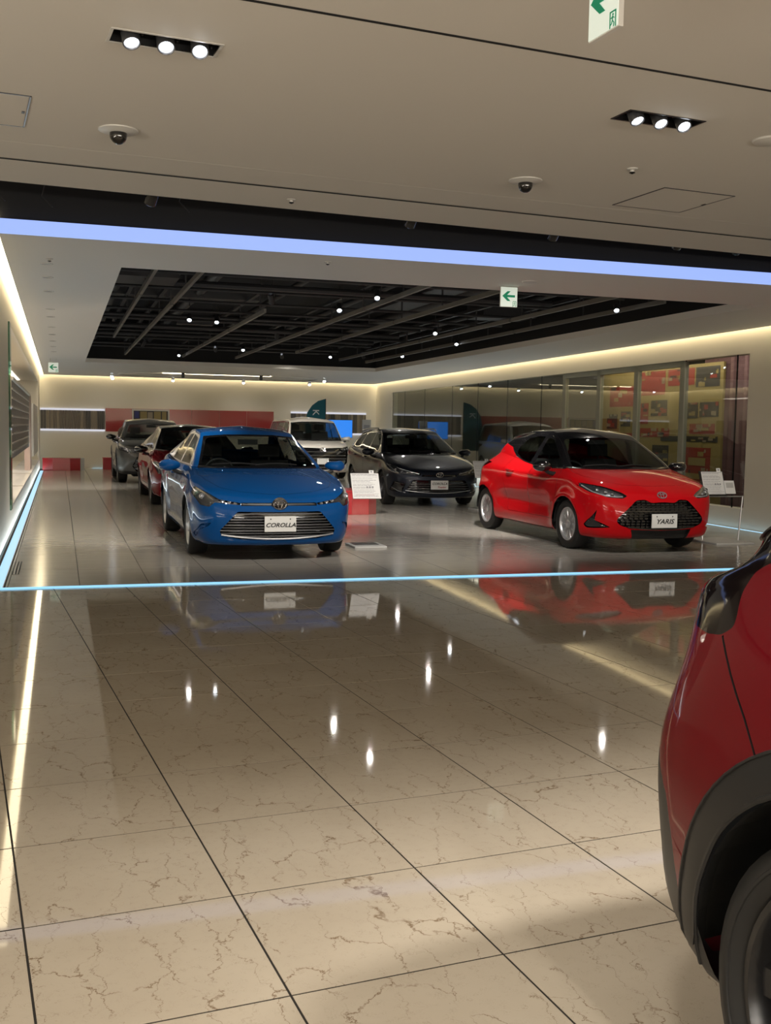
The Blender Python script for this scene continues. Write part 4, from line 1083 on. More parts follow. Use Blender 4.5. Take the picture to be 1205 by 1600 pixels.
mat('screen_pale', (.01, .01, .01), .3, emit=(.30, .55, .95), es=1.0)
mat('teal_cloth', (.004, .085, .115), .8)
mat('grey_card', (.42, .42, .41), .5)
mat('paper', (.66, .66, .65), .5)
mat('paper_ink', (.24, .24, .26), .6)
mat('poster_yellow', (.26, .20, .075), .5)
mat('poster_red', (.24, .03, .02), .5)
mat('poster_dark', (.035, .03, .028), .5)
mat('poster_blue', (.03, .04, .18), .5)
mat('base_steel', (.20, .21, .22), .3, .8)
glassy('wall_glass', (.86, .90, .86), 1.6)
glassy('edge_glass', (.35, .55, .45), 1.6)

# ------------------------------------------------------------------ floors
Z0 = -.004
GX0, GX1, GY = -.47, 9.83, 9.39
T = .5967; gap = .0065
def tile_mesh(name, a, b, m):
    """unit tile, low bevelled slab with its centre at the origin"""
    x, y, e, d = a / 2 - gap / 2, b / 2 - gap / 2, .0004, .006
    vs = [(-x, -y, -d), (x, -y, -d), (x, y, -d), (-x, y, -d), (-x, -y, -e), (x, -y, -e), (x, y, -e), (-x, y, -e), (-x + e, -y + e, 0), (x - e, -y + e, 0), (x - e, y - e, 0), (-x + e, y - e, 0)]
    fs = [(0, 1, 5, 4), (1, 2, 6, 5), (2, 3, 7, 6), (3, 0, 4, 7), (4, 5, 9, 8), (5, 6, 10, 9), (6, 7, 11, 10), (7, 4, 8, 11), (8, 9, 10, 11)]
    me = bpy.data.meshes.new(name); me.from_pydata(vs, [], fs); me.materials.append(m); return me

def clip_poly(pts, keep):
    out = []
    for i in range(len(pts)):
        a, b = pts[i], pts[(i + 1) % len(pts)]; da, db = keep(a), keep(b)
        if da >= 0: out.append(a)
        if (da >= 0) != (db >= 0):
            t = da / (da - db); out.append((a[0] + (b[0] - a[0]) * t, a[1] + (b[1] - a[1]) * t))
    return out

floor_near = MB().add([(-5, -7, -.0016), (13, -7, -.0016), (13, GY, -.0016), (-5, GY, -.0016)], [(0, 1, 2, 3)]).build('floor', MAT['joint'])
tag(floor_near, 'cream marble tiled floor of the front hall', kind='structure')
floor_far = MB().add([(GX0, GY, -.0016), (GX1 + .8, GY, -.0016), (GX1 + .8, 36, -.0016), (GX0, 36, -.0016)], [(0, 1, 2, 3)]).build('floor', MAT['joint'])
tag(floor_far, 'grey porcelain tiled floor of the showroom', kind='structure')

tm = tile_mesh('tile', T, T, MAT['marble'])
rest = MB(); half = T / 2; cnt = 0
EDGE = GY - .035
for i in range(-8, 20):
    for j in range(-17, 14):
        cx, cy = .1523 + T * (i + .5), 4.192 + T * (j + .5)
        X, Y = N2R(cx, cy)
        corners = [N2R(cx + sx * (half - gap / 2), cy + sy * (half - gap / 2)) for sx, sy in ((-1, -1), (1, -1), (1, 1), (-1, 1))]
        if min(c[1] for c in corners) > EDGE or max(c[0] for c in corners) < -5 or min(c[0] for c in corners) > 13 or max(c[1] for c in corners) < -7: continue
        whole = max(c[1] for c in corners) < EDGE
        # seen by the camera?
        ang = math.atan2(X, Y) - YAW; seen = Y > 1.3 and abs(ang) < .42
        if whole and seen:
            o = bpy.data.objects.new('tile', tm); o.location = (X, Y, 0); o.rotation_euler.z = TH; COL.objects.link(o); o.parent = floor_near; cnt += 1
        elif whole:
            rest.add([(c[0], c[1], 0) for c in corners], [(0, 1, 2, 3)])
        else:
            q = clip_poly(corners, lambda p: EDGE - p[1])
            if len(q) < 3: continue
            if seen:
                m = MB(); n = len(q); m.add([(a, b, -.006) for a, b in q] + [(a, b, 0) for a, b in q], [tuple(range(n, 2 * n))] + [(k, (k + 1) % n, n + (k + 1) % n, n + k) for k in range(n)])
                m.build('tile', MAT['marble'], floor_near); cnt += 1
            else: rest.add([(a, b, 0) for a, b in q], [tuple(range(len(q)))])
tag(rest.build('outer_tiles', MAT['marble'], floor_near), kind='stuff')

# showroom tiles: .6 wide, 1.2 long
TL = 2 * T
tf = tile_mesh('tile', T, TL, MAT['porcelain']); rest = MB(); cf = 0
x_first = .16 - 2 * T; nfar = 0
for i in range(0, 19):
    a, b = x_first + T * i, x_first + T * (i + 1)
    a0, b0 = max(a, GX0 + .01), min(b, GX1 + .5)
    if b0 - a0 < .02: continue
    for j in range(23):
        y0, y1 = GY + .03 + TL * j, GY + .03 + TL * (j + 1)
        if y0 > 35.6: continue
        if j < 10 and abs(a0 - a) < 1e-6 and abs(b0 - b) < 1e-6:
            o = bpy.data.objects.new('tile', tf); o.location = ((a + b) / 2, (y0 + y1) / 2, 0); COL.objects.link(o); o.parent = floor_far; nfar += 1
        elif j < 10:
            MB().box(a0 + gap / 2, b0 - gap / 2, y0 + gap / 2, y1 - gap / 2, -.006, 0).build('tile', MAT['porcelain'], floor_far)
        else: rest.box(a0 + gap / 2, b0 - gap / 2, y0 + gap / 2, y1 - gap / 2, -.006, 0)
tag(rest.build('far_tiles', MAT['porcelain'], floor_far), kind='stuff')

t = box('trim_1', MAT['glow_cyan'], -.62, 10.6, GY - .024, GY + .024, -.006, .012); tag(t, 'glowing pale blue light line set across the floor between hall and showroom', kind='structure')

# ------------------------------------------------------------------ walls
WX = -.60; ZC = 2.97; YB = 35.35
def struct(o, label=None): return tag(o, label, kind='structure')
# left wall with its opening (y 13.6-33, z .32-2.65)
WL0, WL1, WZ0, WZ1 = 13.9, 33.0, .32, 2.66
m = MB(); m.box(WX - .2, WX, GY, WL0, -.02, 3.3); m.box(WX - .2, WX, WL1, YB + .3, -.02, 3.3); m.box(WX - .2, WX, WL0, WL1, -.02, WZ0); m.box(WX - .2, WX, WL0, WL1, WZ1, 3.3)
m.box(-5.2, WX - .2, GY, GY + .2, -.02, 3.6)
wall_left = struct(m.build('wall_left', MAT['wall_paint']), 'cream left wall of the showroom with a long display window')
# niche behind the left window
m = MB(); m.box(WX - 1.3, WX - 1.25, WL0 - .05, WL1, WZ0 - .1, WZ1 + .1); m.box(WX - 1.3, WX - .2, WL0 - .1, WL0 - .05, WZ0 - .1, WZ1 + .1); m.box(WX - 1.3, WX - .2, WL1, WL1 + .05, WZ0 - .1, WZ1 + .1)
m.box(WX - 1.3, WX - .2, WL0 - .1, WL1, WZ0 - .12, WZ0 - .02); m.box(WX - 1.3, WX - .2, WL0 - .1, WL1, WZ1 + .02, WZ1 + .1)
m.build('display_niche', MAT['wall_paint'], wall_left)
box('niche_light', MAT['display_light'], WX - .9, WX - .5, WL0 + .3, WL1 - .5, WZ1 - .0, WZ1 + .015, wall_left)
# right wall, turned a little
RA = .034
def RW(t, off=0.0): return (9.80 + (t - 12.6) * math.tan(RA) + off, t)
def rwbox(m, y0, y1, z0, z1, o0=0.0, o1=.2):
    a, b = RW(y0), RW(y1)
    vs = []
    for z in (z0, z1):
        for (x, y) in (a, b):
            for o in (o0, o1): vs.append((x + o, y, z))
    return m.add(vs, [(0, 1, 3, 2), (4, 6, 7, 5), (0, 4, 5, 1), (1, 5, 7, 3), (3, 7, 6, 2), (2, 6, 4, 0)])
RG0, RG1, RZ0, RZ1 = 13.48, 33.3, .30, 2.63
m = MB(); rwbox(m, GY, RG0, -.02, 3.3); rwbox(m, RG1, YB + .3, -.02, 3.3); rwbox(m, RG0, RG1, -.02, RZ0); rwbox(m, RG0, RG1, RZ1, 3.3)
m.box(9.9, 13.2, GY, GY + .2, -.02, 3.6)
wall_right = struct(m.build('wall_right', MAT['wall_paint']), 'cream right wall of the showroom round the long glass front')
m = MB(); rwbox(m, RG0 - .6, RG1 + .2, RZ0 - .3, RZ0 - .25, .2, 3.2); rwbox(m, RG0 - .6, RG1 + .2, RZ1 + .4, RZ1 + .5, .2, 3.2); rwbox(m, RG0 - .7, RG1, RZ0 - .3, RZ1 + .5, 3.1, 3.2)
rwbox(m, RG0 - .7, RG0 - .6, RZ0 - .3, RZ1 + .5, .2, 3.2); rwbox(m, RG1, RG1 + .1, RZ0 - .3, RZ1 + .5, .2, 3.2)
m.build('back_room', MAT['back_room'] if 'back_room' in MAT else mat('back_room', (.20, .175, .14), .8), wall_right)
# glass panes with open joints
YJ = [13.48, 13.84, 15.3, 19.97, 21.19, 23.18, 25.21, 27.24, 29.78, 31.9, 33.3]
win = empty('window_1', (0, 0, 0)); struct(win, 'long glass front along the right wall, reflecting the room')
for a, b in zip(YJ, YJ[1:]):
    if a == 15.3: continue
    rwbox(MB(), a + .006, b - .006, RZ0 + .005, RZ1 - .005, .03, .042).build('pane', MAT['wall_glass'], win)
    rwbox(MB(), b - .006, b + .006, RZ0, RZ1, .03, .05).build('pane_joint', MAT['dark_metal'], win)
DJ = [15.36, 16.93, 18.4, 19.97]
for a, b in zip(DJ, DJ[1:]):
    rwbox(MB(), a + .06, b - .06, RZ0 + .02, RZ1 - .10, .035, .047).build('pane', MAT['wall_glass'], win)
for y in DJ: rwbox(MB(), y - .07, y + .07, RZ0, RZ1 - .02, .01, .09).build('door_post', MAT['cream_metal'], win)
rwbox(MB(), DJ[0], DJ[-1], RZ1 - .10, RZ1 - .005, .01, .09).build('door_head', MAT['cream_metal'], win)
# back wall
m = MB(); m.box(-.8, 11, YB, YB + .2, -.02, 3.3)
wall_back = struct(m.build('wall_back', MAT['wall_paint']), 'cream back wall of the showroom')
# unseen walls of the front hall
struct(MB().box(-5.2, -5, -7.2, GY, -.02, 3.6).build('wall_side', MAT['wall_paint'])); struct(MB().box(13, 13.2, -7.2, GY, -.02, 3.6).build('wall_side', MAT['wall_paint']))
struct(MB().box(-5.2, 13.2, -7.2, -7, -.02, 3.6).build('wall_front', MAT['wall_paint']))

# floor light troughs beside both long walls
t = MB(); t.box(WX, GX0, GY, YB, -.09, -.08); struct(t.build('trim_2', MAT['glow_cyan_soft']), 'pale blue light trough in the floor along the left wall')
box('trough_edge', MAT['base_steel'], GX0 - .008, GX0, GY + .03, YB, -.09, .001, t and bpy.data.objects['trim_2'])
m = MB(); a, b = RW(GY), RW(YB)
m.add([(a[0] - .10, a[1], .002), (a[0] - .02, a[1], .002), (b[0] - .02, b[1], .002), (b[0] - .10, b[1], .002)], [(0, 1, 2, 3)])
struct(m.build('trim_3', MAT['glow_cyan_soft']), 'pale blue light line in the floor along the right wall')
struct(box('trim_4', MAT['glow_cyan_soft'], 1.0, 10.2, YB - .06, YB - .02, .0, .004), 'pale blue light line at the foot of the back wall')

# ------------------------------------------------------------------ ceilings
def slab(name, outer, holes, z0, z1, m, parent=None):
    bm = bmesh.new()
    def loop(pts, z):
        vs = [bm.verts.new((x, y, z)) for x, y in pts]; return [bm.edges.new((vs[i], vs[(i + 1) % len(vs)])) for i in range(len(vs))], vs
    for z in (z0, z1):
        es = []
        for p in [outer] + holes: es += loop(p, z)[0]
        bmesh.ops.triangle_fill(bm, use_beauty=True, use_dissolve=False, edges=es)
    for p in [outer] + holes:
        n = len(p); vb = [bm.verts.new((x, y, z0)) for x, y in p]; vt = [bm.verts.new((x, y, z1)) for x, y in p]
        for i in range(n): bm.faces.new((vb[i], vb[(i + 1) % n], vt[(i + 1) % n], vt[i]))
    bmesh.ops.remove_doubles(bm, verts=bm.verts, dist=1e-5); bmesh.ops.recalc_face_normals(bm, faces=bm.faces)
    me = bpy.data.meshes.new(name); bm.to_mesh(me); bm.free(); me.materials.append(m)
    return link(bpy.data.objects.new(name, me), parent)
CX0 = WX + .13
r0_, r1_ = RW(GY), RW(YB)
OP = [(.60, 10.93), (.62, 27.62), (8.22, 27.62), (8.14, 10.96)]
ceil_far = slab('ceiling', [(CX0, GY), (r0_[0] - .12, GY), (r1_[0] - .12, YB - .12), (CX0, YB - .12)], [OP], ZC, ZC + .10, MAT['ceiling_white'])
struct(ceil_far, 'white showroom ceiling with a big open black field')
# coves: light strips above the gap between ceiling and wall
m = MB(); m.box(WX, CX0, GY, YB, ZC + .14, ZC + .16); cv = struct(m.build('trim_5', MAT['cove_light']), 'warm cove light along the left wall')
m = MB(); a, b = r0_, r1_
m.add([(a[0] - .12, a[1], ZC + .14), (a[0], a[1], ZC + .14), (b[0], b[1], ZC + .14), (b[0] - .12, b[1], ZC + .14)], [(0, 1, 2, 3)]); struct(m.build('trim_6', MAT['cove_light']), 'warm cove light along the right wall')
struct(box('trim_7', MAT['cove_light'], CX0, 10.6, YB - .12, YB, ZC + .14, ZC + .15), 'warm cove light along the back wall')
# black void above both openings
m = MB(); m.box(-1.2, 11.5, GY + .12, YB, 4.3, 4.4)
for x0, x1, y0, y1 in ((.5, .6, 10.8, 27.8), (8.25, 8.35, 10.8, 27.8), (.5, 8.35, 10.75, 10.85), (.5, 8.35, 27.7, 27.8)): m.box(x0, x1, y0, y1, ZC + .1, 4.3)
struct(m.build('ceiling', MAT['void_black']), 'black slab above the open ceiling')
yn = 7.37
pts = [N2R(-5.5, -6.8), N2R(14, -8), N2R(14, yn), N2R(-5.5, yn)]
DL_POS = [(.425, 4.52), (2.87, 4.75)]
holes = []
for a, b in DL_POS:
    c, d = R2N(a, b); holes.append([N2R(c + p * .216, d + q * .073) for p, q in ((-1, -1), (1, -1), (1, 1), (-1, 1))])
ceil_near = slab('ceiling', pts, holes, ZC, ZC + .2, MAT['ceiling_paint']); struct(ceil_near, 'beige ceiling of the front hall')
Mn = Matrix.Rotation(TH, 4, 'Z')
MB().box(-5.5, 14, 6.738, 6.768, ZC - .0035, ZC - .003, Mn).build('shadow_joint', MAT['seam'], ceil_near)
MB().box(-5.5, 14, 6.768, 7.37, ZC - .003, ZC, Mn).build('edge_band', MAT['ceiling_paint'], ceil_near)
MB().box(-5.5, 14, 6.35, 6.738, ZC - .0005, ZC + .001, Mn).build('edge_band', MAT['ceiling_paint'], ceil_near)
MB().box(-5.5, 14, 3.892, 3.91, ZC - .002, ZC + .001, Mn).build('shadow_joint', MAT['seam'], ceil_near)
MB().box(-5.5, 14, 3.91, 3.99, ZC - .0005, ZC + .001, Mn).build('edge_band', MAT['ceiling_paint'], ceil_near)
# recess between the two ceilings
m = MB(); m.box(-5.2, 13.2, 6.4, GY + .12, 3.75, 3.85); m.box(-5.2, 13.2, GY + .05, GY + .12, ZC + .125, 3.75); m.box(-5.5, 14, yn + .0, yn + .03, ZC + .001, 3.75, Mn)
struct(m.build('ceiling', MAT['void_black']), 'black recess between the hall ceiling and the showroom ceiling')
struct(box('trim_8', MAT['strip_blue'], -.56, 9.86, GY - .03, GY - .004, ZC - .002, ZC + .118), 'glowing pale blue light band along the front edge of the showroom ceiling')
# ------------------------------------------------------------------ fittings
def R3(ax, ay=0, az=0): return Matrix.Rotation(az, 4, 'Z') @ Matrix.Rotation(ay, 4, 'Y') @ Matrix.Rotation(ax, 4, 'X')

def triple_downlight(x, y, frame_mat, label):
    t = empty('downlight', (x, y, ZC), TH, label, 'ceiling light', None)
    w_, d_ = .215, .072
    m = MB()
    for a, b, c, d in ((-w_ - .012, w_ + .012, -d_ - .012, -d_), (-w_ - .012, w_ + .012, d_, d_ + .012), (-w_ - .012, -w_, -d_, d_), (w_, w_ + .012, -d_, d_)): m.box(a, b, c, d, -.003, .006)
    m.build('frame', frame_mat, t)
    m = MB()
    m.add([(-w_, -d_, 0), (w_, -d_, 0), (w_, d_, 0), (-w_, d_, 0), (-w_, -d_, .13), (w_, -d_, .13), (w_, d_, .13), (-w_, d_, .13)], [(0, 1, 5, 4), (1, 2, 6, 5), (2, 3, 7, 6), (3, 0, 4, 7), (4, 5, 6, 7)])
    m.build('housing', MAT['black_plastic'], t)
    for k in (-1, 0, 1):
        M = Matrix.Translation((k * .142, .0, .012)) @ R3(-.55 - .08 * k, .10 * k)
        h = MB().lathe([(.032, .07), (.036, .05), (.037, -.045), (.034, -.05), (.030, -.048), (.025, -.03)], 24, M).build('lamp_head', MAT['grey_trim'], t, smooth=True, angle=50)
        MB().lathe([(.029, -.040), (.022, -.047), (.0001, -.050)], 20, M).build('lamp_face', MAT['lamp_face'], h, smooth=True)
        MB().tube([M @ Vector((.05, 0, 0)), M @ Vector((.064, 0, .03)), M @ Vector((.06, 0, .09))], .004, 6).build('bracket', MAT['grey_trim'], t)
    return t
for (a, b), fm, lb in ((DL_POS[0], MAT['white_frame'], 'recessed strip of three lit spot lamps in a white frame'), (DL_POS[1], MAT['black_plastic'], 'recessed strip of three lit spot lamps without a white frame')):
    triple_downlight(a, b, fm, lb)

def dome_camera(x, y, label):
    t = empty('dome_camera', (x, y, ZC - .0005), 0, label, 'security camera', 'dome cameras in the hall ceiling')
    MB().lathe([(.105, 0), (.104, -.006), (.06, -.016), (.05, -.018), (.0001, -.018)], 32).build('base_ring', MAT['white_frame'], t, smooth=True, angle=30)
    MB().lathe([(.046, -.016)] + [(.046 * math.cos(a), -.030 - .046 * math.sin(a)) for a in np.linspace(0, PI / 2 - .01, 8)], 24).build('dome', MAT['gloss_black'], t, smooth=True)
dome_camera(.31, 5.90, 'black dome camera below the white framed spot lamps')
dome_camera(2.79, 6.15, 'black dome camera near the square ceiling hatch')

def disc(name, x, y, r, label, cat, group=None, z=ZC, m='white_frame', h=.012):
    return tag(MB().lathe([(.0001, -h), (r * .8, -h), (r * .93, -h * .7), (r, 0)], 28, Matrix.Translation((x, y, z - .0004))).build(name, MAT[m], smooth=True, angle=25), label, cat, group)
disc('ceiling_speaker', 3.62, 4.86, .10, 'round white ceiling speaker cut by the right edge', 'speaker')
disc('ceiling_speaker', 4.69, 10.16, .085, 'round flush disc behind the green arrow sign of the open ceiling', 'speaker')
def sprinkler(x, y, label, s=1.0):
    t = empty('sprinkler', (x, y, ZC - .0004), 0, label, 'sprinkler', 'ceiling sprinklers')
    MB().lathe([(.034 * s, 0), (.030 * s, -.006), (.012 * s, -.010), (.010 * s, -.022), (.0001, -.022)], 20).build('rosette', MAT['white_frame'], t, smooth=True, angle=30)
    MB().lathe([(.016 * s, -.022), (.018 * s, -.026), (.005 * s, -.032), (.0001, -.033)], 14).build('head', MAT['dark_metal'], t, smooth=True)
sprinkler(3.25, 5.65, 'small sprinkler above the square ceiling hatch')
sprinkler(1.53, 7.22, 'small sprinkler in the beige band before the black recess')
sprinkler(2.42, 9.75, 'small sprinkler in the white ceiling just behind the light band')
sprinkler(-.08, 10.62, 'small sprinkler at the near end of the left downlight row')
def hatch(x0, x1, y0, y1, label):
    cx, cy = (x0 + x1) / 2, (y0 + y1) / 2; a, b = (x1 - x0) / 2, (y1 - y0) / 2
    t = empty('access_hatch', (cx, cy, ZC), TH, label, 'hatch', 'square access hatches in the hall ceiling')
    m = MB()
    for q in ((-a, a, -b, -b + .008), (-a, a, b - .008, b), (-a, -a + .008, -b, b), (a - .008, a, -b, b)): m.box(*q, -.004, .001)
    m.build('hatch_frame', MAT['grey_trim'], t); box('hatch_panel', MAT['ceiling_paint'], -a + .010, a - .010, -b + .010, b - .010, -.003, .001, t)
    box('latch', MAT['dark_metal'], a - .03, a - .016, -.02, .02, -.005, -.002, t)
hatch(3.66, 4.22, 6.02, 6.60, 'square access hatch below the right spot lamps'); hatch(-.66, -.14, 5.43, 6.0, 'square access hatch cut by the left edge')

# green arrow signs
def arrow_sign(name, loc, rz, w_, h_, label, big=False):
    t = empty(name, loc, rz, label, 'sign')
    box('sign_box', MAT['white_frame'], -w_ / 2, w_ / 2, 0, .018, -h_, 0, t, bevel=.002)
    box('sign_panel', MAT['sign_face'], -w_ / 2 + .004, w_ / 2 - .004, -.003, .0, -h_ + .004, -.004, t)
    s = w_; c = -h_ * (.56 if big else .46)
    pts = [(-.40 * s, 0), (-.10 * s, .26 * s), (.08 * s, .26 * s), (-.12 * s, .06 * s), (.34 * s, .06 * s), (.34 * s, -.06 * s), (-.12 * s, -.06 * s), (.08 * s, -.26 * s), (-.10 * s, -.26 * s)]
    M = Matrix.Translation((0, -.0045, c)) @ Matrix.Rotation(PI / 2, 4, 'X')
    MB().prism(pts, 0, .0015, M).build('arrow', MAT['sign_green'], t)
    # running figure in a doorway
    k = .20 * s; ox, oz = .33 * s, -h_ + .17 * s; m = MB()
    for a, b, c_, d in ((-.5, .5, .62, .75), (-.5, -.38, -.75, .62), (.38, .5, -.75, .62)): m.box(ox + a * k, ox + b * k, -.0045, -.003, oz + c_ * k, oz + d * k)
    m.lathe([(.10 * k, 0), (.10 * k, .0015), (.0001, .0015)], 10, Matrix.Translation((ox + .02 * k, -.0032, oz + .42 * k)) @ Matrix.Rotation(PI / 2, 4, 'X'))
    for a, b in (((0, .3), (-.05, -.1)), ((-.05, -.1), (.2, -.35)), ((.2, -.35), (.15, -.7)), ((-.05, -.1), (-.2, -.4)), ((-.2, -.4), (-.36, -.45)), ((0, .25), (-.28, .1)), ((0, .22), (.25, .05))):
        m.tube([(ox + a[0] * k, -.0038, oz + a[1] * k), (ox + b[0] * k, -.0038, oz + b[1] * k)], .05 * k, 5)
    m.build('pictogram', MAT['sign_green'], t)
    for q in (-.3, .3): MB().tube([(q * w_, .015, 0), (q * w_, .015, ZC - loc[2] + .001)], .004, 6).build('hanger', MAT['white_frame'], t)
    return t
arrow_sign('exit_sign', (4.65, 10.60, ZC - .006), 0, .20, .215, 'green arrow sign hung before the open black ceiling')
arrow_sign('exit_sign', (-.13, 26.5, ZC - .10), 0, .235, .235, 'small green arrow sign far down the left ceiling strip')
bx, by = 1.70, 3.17
arrow_sign('exit_sign', (bx, by, 2.962), -PI / 2 + TH, .175, .265, 'green arrow sign cut by the top edge, beside the hall ceiling joint', True)

# black recess between the ceilings: tubes and small track heads
MB().box(-1, 11, 8.06, 8.10, 3.47, 3.51).build('track_rail', MAT['pipe_black'], bpy.data.objects['trim_8'])
for i, (x, y) in enumerate(((.75, 9.0), (3.04, 9.1), (4.5, 9.2), (5.85, 9.2), (6.57, 9.25))):
    t = empty('track_spotlight', (x * .893, y * .893, 3.11), 0, ('first', 'second', 'third', 'fourth', 'fifth')[i] + ' small black spotlight from the left in the dark recess', 'spotlight', 'track spotlights in the black recess')
    M = R3(.7 + .1 * i, .3 - .15 * i)
    MB().lathe([(.038, .09), (.045, .08), (.045, -.09), (.038, -.095), (.03, -.08), (.0001, -.08)], 18, M).build('body', MAT['grey_gloss'], t, smooth=True, angle=40)
    MB().tube([(0, 0, .05), (0, .02, .2), (0, .02, .38)], .008, 6).build('stem', MAT['pipe_black'], t)
for x, y in ((-.1, 8.8), (.95, 8.6), (-.45, 8.7)):
    MB().tube([(x, y, 3.76), (x + .05, y, 3.45), (x - .02, y + .1, 3.2), (x + .06, y + .1, 3.12)], .006, 5).build('cable', MAT['pipe_black'], bpy.data.objects['trim_8'])

# ------------------------------------------------------------------ open ceiling: rails, pipes, ducts, spotlights
rng = random.Random(11)
grid = empty('ceiling_grid', (4.4, 19.0, 3.2), 0, 'steel rail and pipe grid hung in the open black ceiling', 'grid')
G0 = Matrix.Translation((-4.4, -19.0, -3.2))
def gbox(name, m, *b): return MB().box(*b, M=G0).build(name, MAT[m], grid)
for x, a, b in ((1.57, 11.6, 27.2), (4.33, 11.0, 27.2), (5.32, 12.2, 24.5), (6.90, 11.0, 26.5), (7.75, 12.5, 27.0), (1.05, 11.4, 22.0), (3.0, 16.0, 27.3)):
    y = a
    while y < b:
        y1 = min(y + rng.uniform(3.2, 5.0), b)
        gbox('rail', 'rail_cream', x - .02, x + .02, y, y1 - .08, 3.15, 3.21); y = y1
    gbox('upper_rail', 'pipe_black', x - .03, x + .03, a, b, 3.48, 3.53)
    k = a + .4
    while k < b: gbox('rail_hanger', 'pipe_black', x - .01, x + .01, k, k + .02, 3.2, 3.5); k += 1.9
for i in range(17):
    y = 11.4 + i * .98; z = rng.choice((3.26, 3.3, 3.36)); r = rng.choice((.022, .03, .045))
    MB().tube([G0 @ Vector((.7, y, z)), G0 @ Vector((rng.uniform(6.5, 8.2), y, z))], r, 8).build('pipe', MAT['pipe_black'], grid, smooth=True)
for i in range(6):
    x = .85 + i * 1.35; MB().tube([G0 @ Vector((x, 11, 3.62)), G0 @ Vector((x, 27.5, 3.62))], rng.choice((.05, .09)), 10).build('pipe', MAT['pipe_black'], grid, smooth=True)
for x0, x1, y0, y1, z0, z1 in ((.65, 1.45, 13.5, 14.3, 3.25, 3.8), (.65, 3.2, 17.5, 18.1, 3.5, 3.95), (2.2, 2.9, 21, 24, 3.4, 3.8), (5.6, 6.5, 14, 19, 3.6, 4.1), (3.2, 4.0, 12.2, 13.0, 3.45, 3.8), (7.0, 8.0, 17, 17.8, 3.4, 3.8)):
    gbox('air_duct', 'pipe_black', x0, x1, y0, y1, z0, z1)
ordn = 'first second third fourth fifth sixth seventh eighth ninth tenth eleventh twelfth thirteenth fourteenth fifteenth sixteenth seventeenth eighteenth nineteenth'.split()
order = sorted(range(len(FAR_SPOTS)), key=lambda i: math.atan2(*FAR_SPOTS[i]))
for i, ((x, y), (ax, ay)) in enumerate(zip(FAR_SPOTS, FAR_AIM)):
    d = (Vector((ax, ay, .3)) - Vector((x, y, 3.17))).normalized()
    q = (-d).to_track_quat('Z', 'Y').to_matrix().to_4x4()
    lab = 'small spotlight in the open black ceiling, %s counting from the left' % ordn[order.index(i)]
    t = empty('ceiling_spotlight', (x, y, 3.17), 0, lab, 'spotlight', 'small spotlights in the open black ceiling')
    MB().lathe([(.03, .11), (.042, .10), (.042, -.035), (.036, -.04), (.034, -.02)], 16, q).build('body', MAT['pipe_black'], t, smooth=True, angle=40)
    MB().lathe([(.034, -.022), (.0001, -.026)], 14, q).build('lamp_face', MAT['lamp_face'], t)
    MB().tube([(0, 0, .03), (.05, 0, .06), (.05, 0, .2), (0, 0, .22), (0, 0, .34)], .006, 5).build('yoke', MAT['pipe_black'], t)

# downlight row in the left strip of the white ceiling
for i, y in enumerate((10.97, 11.96, 13.2, 15.24, 16.3, 18.0, 19.5, 21.0, 22.4, 24.0)):
    t = empty('round_downlight', (-.11, y, ZC - .0004), 0, 'round flush downlight in the left ceiling strip, %s from the light band' % ordn[i], 'ceiling light', 'round downlights in the left ceiling strip')
    MB().lathe([(.062, 0), (.060, -.006), (.046, -.006), (.042, .002)], 24).build('ring', MAT['white_frame'], t, smooth=True)
    MB().lathe([(.043, .0), (.03, -.002), (.0001, -.002)], 18).build('lamp_face', MAT['grey_trim'], t)

# slot of light and end spots near the back wall
sl = empty('light_slot', (4.5, 31.5, ZC), 0, 'long warm light slot in the ceiling before the back wall', 'ceiling light')
m = MB(); n = 20
box('slot_lamp', MAT['cove_light'], -1.6, 1.6, -.05, .10, -.03, -.004, sl)
box('slot_cover', MAT['ceiling_white'], -1.62, 1.62, -.08, -.05, -.012, -.0005, sl)
oval = [(4.8 + 3.1 * math.cos(2 * PI * i / 48), 33.0 + 1.7 * math.sin(2 * PI * i / 48)) for i in range(48)]
m = MB(); inner = [(4.8 + 3.04 * math.cos(2 * PI * i / 48), 33.0 + 1.64 * math.sin(2 * PI * i / 48)) for i in range(48)]
m.add([(x, y, ZC - .03) for x, y in oval] + [(x, y, ZC - .03) for x, y in inner] + [(x, y, ZC + .0) for x, y in oval], [(i, (i + 1) % 48, 48 + (i + 1) % 48, 48 + i) for i in range(48)] + [(i, (i + 1) % 48, 96 + (i + 1) % 48, 96 + i) for i in range(48)])
struct(m.build('trim_9', MAT['ceiling_white']), 'oval rim in the ceiling before the back wall')
for i, (x, y) in enumerate(((1.5, 32.6), (1.58, 33.9), (3.46, 34.2), (5.75, 34.4), (7.91, 34.2), (7.77, 31.6), (3.46, 31.3), (5.78, 31.4))):
    on = i < 6
    t = empty('wall_washer_spotlight', (x, y, 2.88), 0, 'lit spotlight below the ceiling at the back wall, %s from the left' % ordn[i] if on else ('unlit spotlight at the left end of the light slot' if i == 6 else 'unlit spotlight at the right end of the light slot'), 'spotlight', 'lit spotlights along the back wall' if on else None)
    q = R3(.9 if on else .4)
    MB().lathe([(.04, .09), (.05, .08), (.05, -.05), (.0001, -.05)], 16, q).build('body', MAT['white_frame'] if on else MAT['grey_trim'], t, smooth=True, angle=40)
    if on: MB().lathe([(.044, -.052), (.0001, -.056)], 14, R3(-.9)).build('lamp_face', MAT['lamp_face'], t)
    MB().tube([(0, 0, .05), (0, 0, .092)], .012, 6).build('stem', MAT['white_frame'], t)

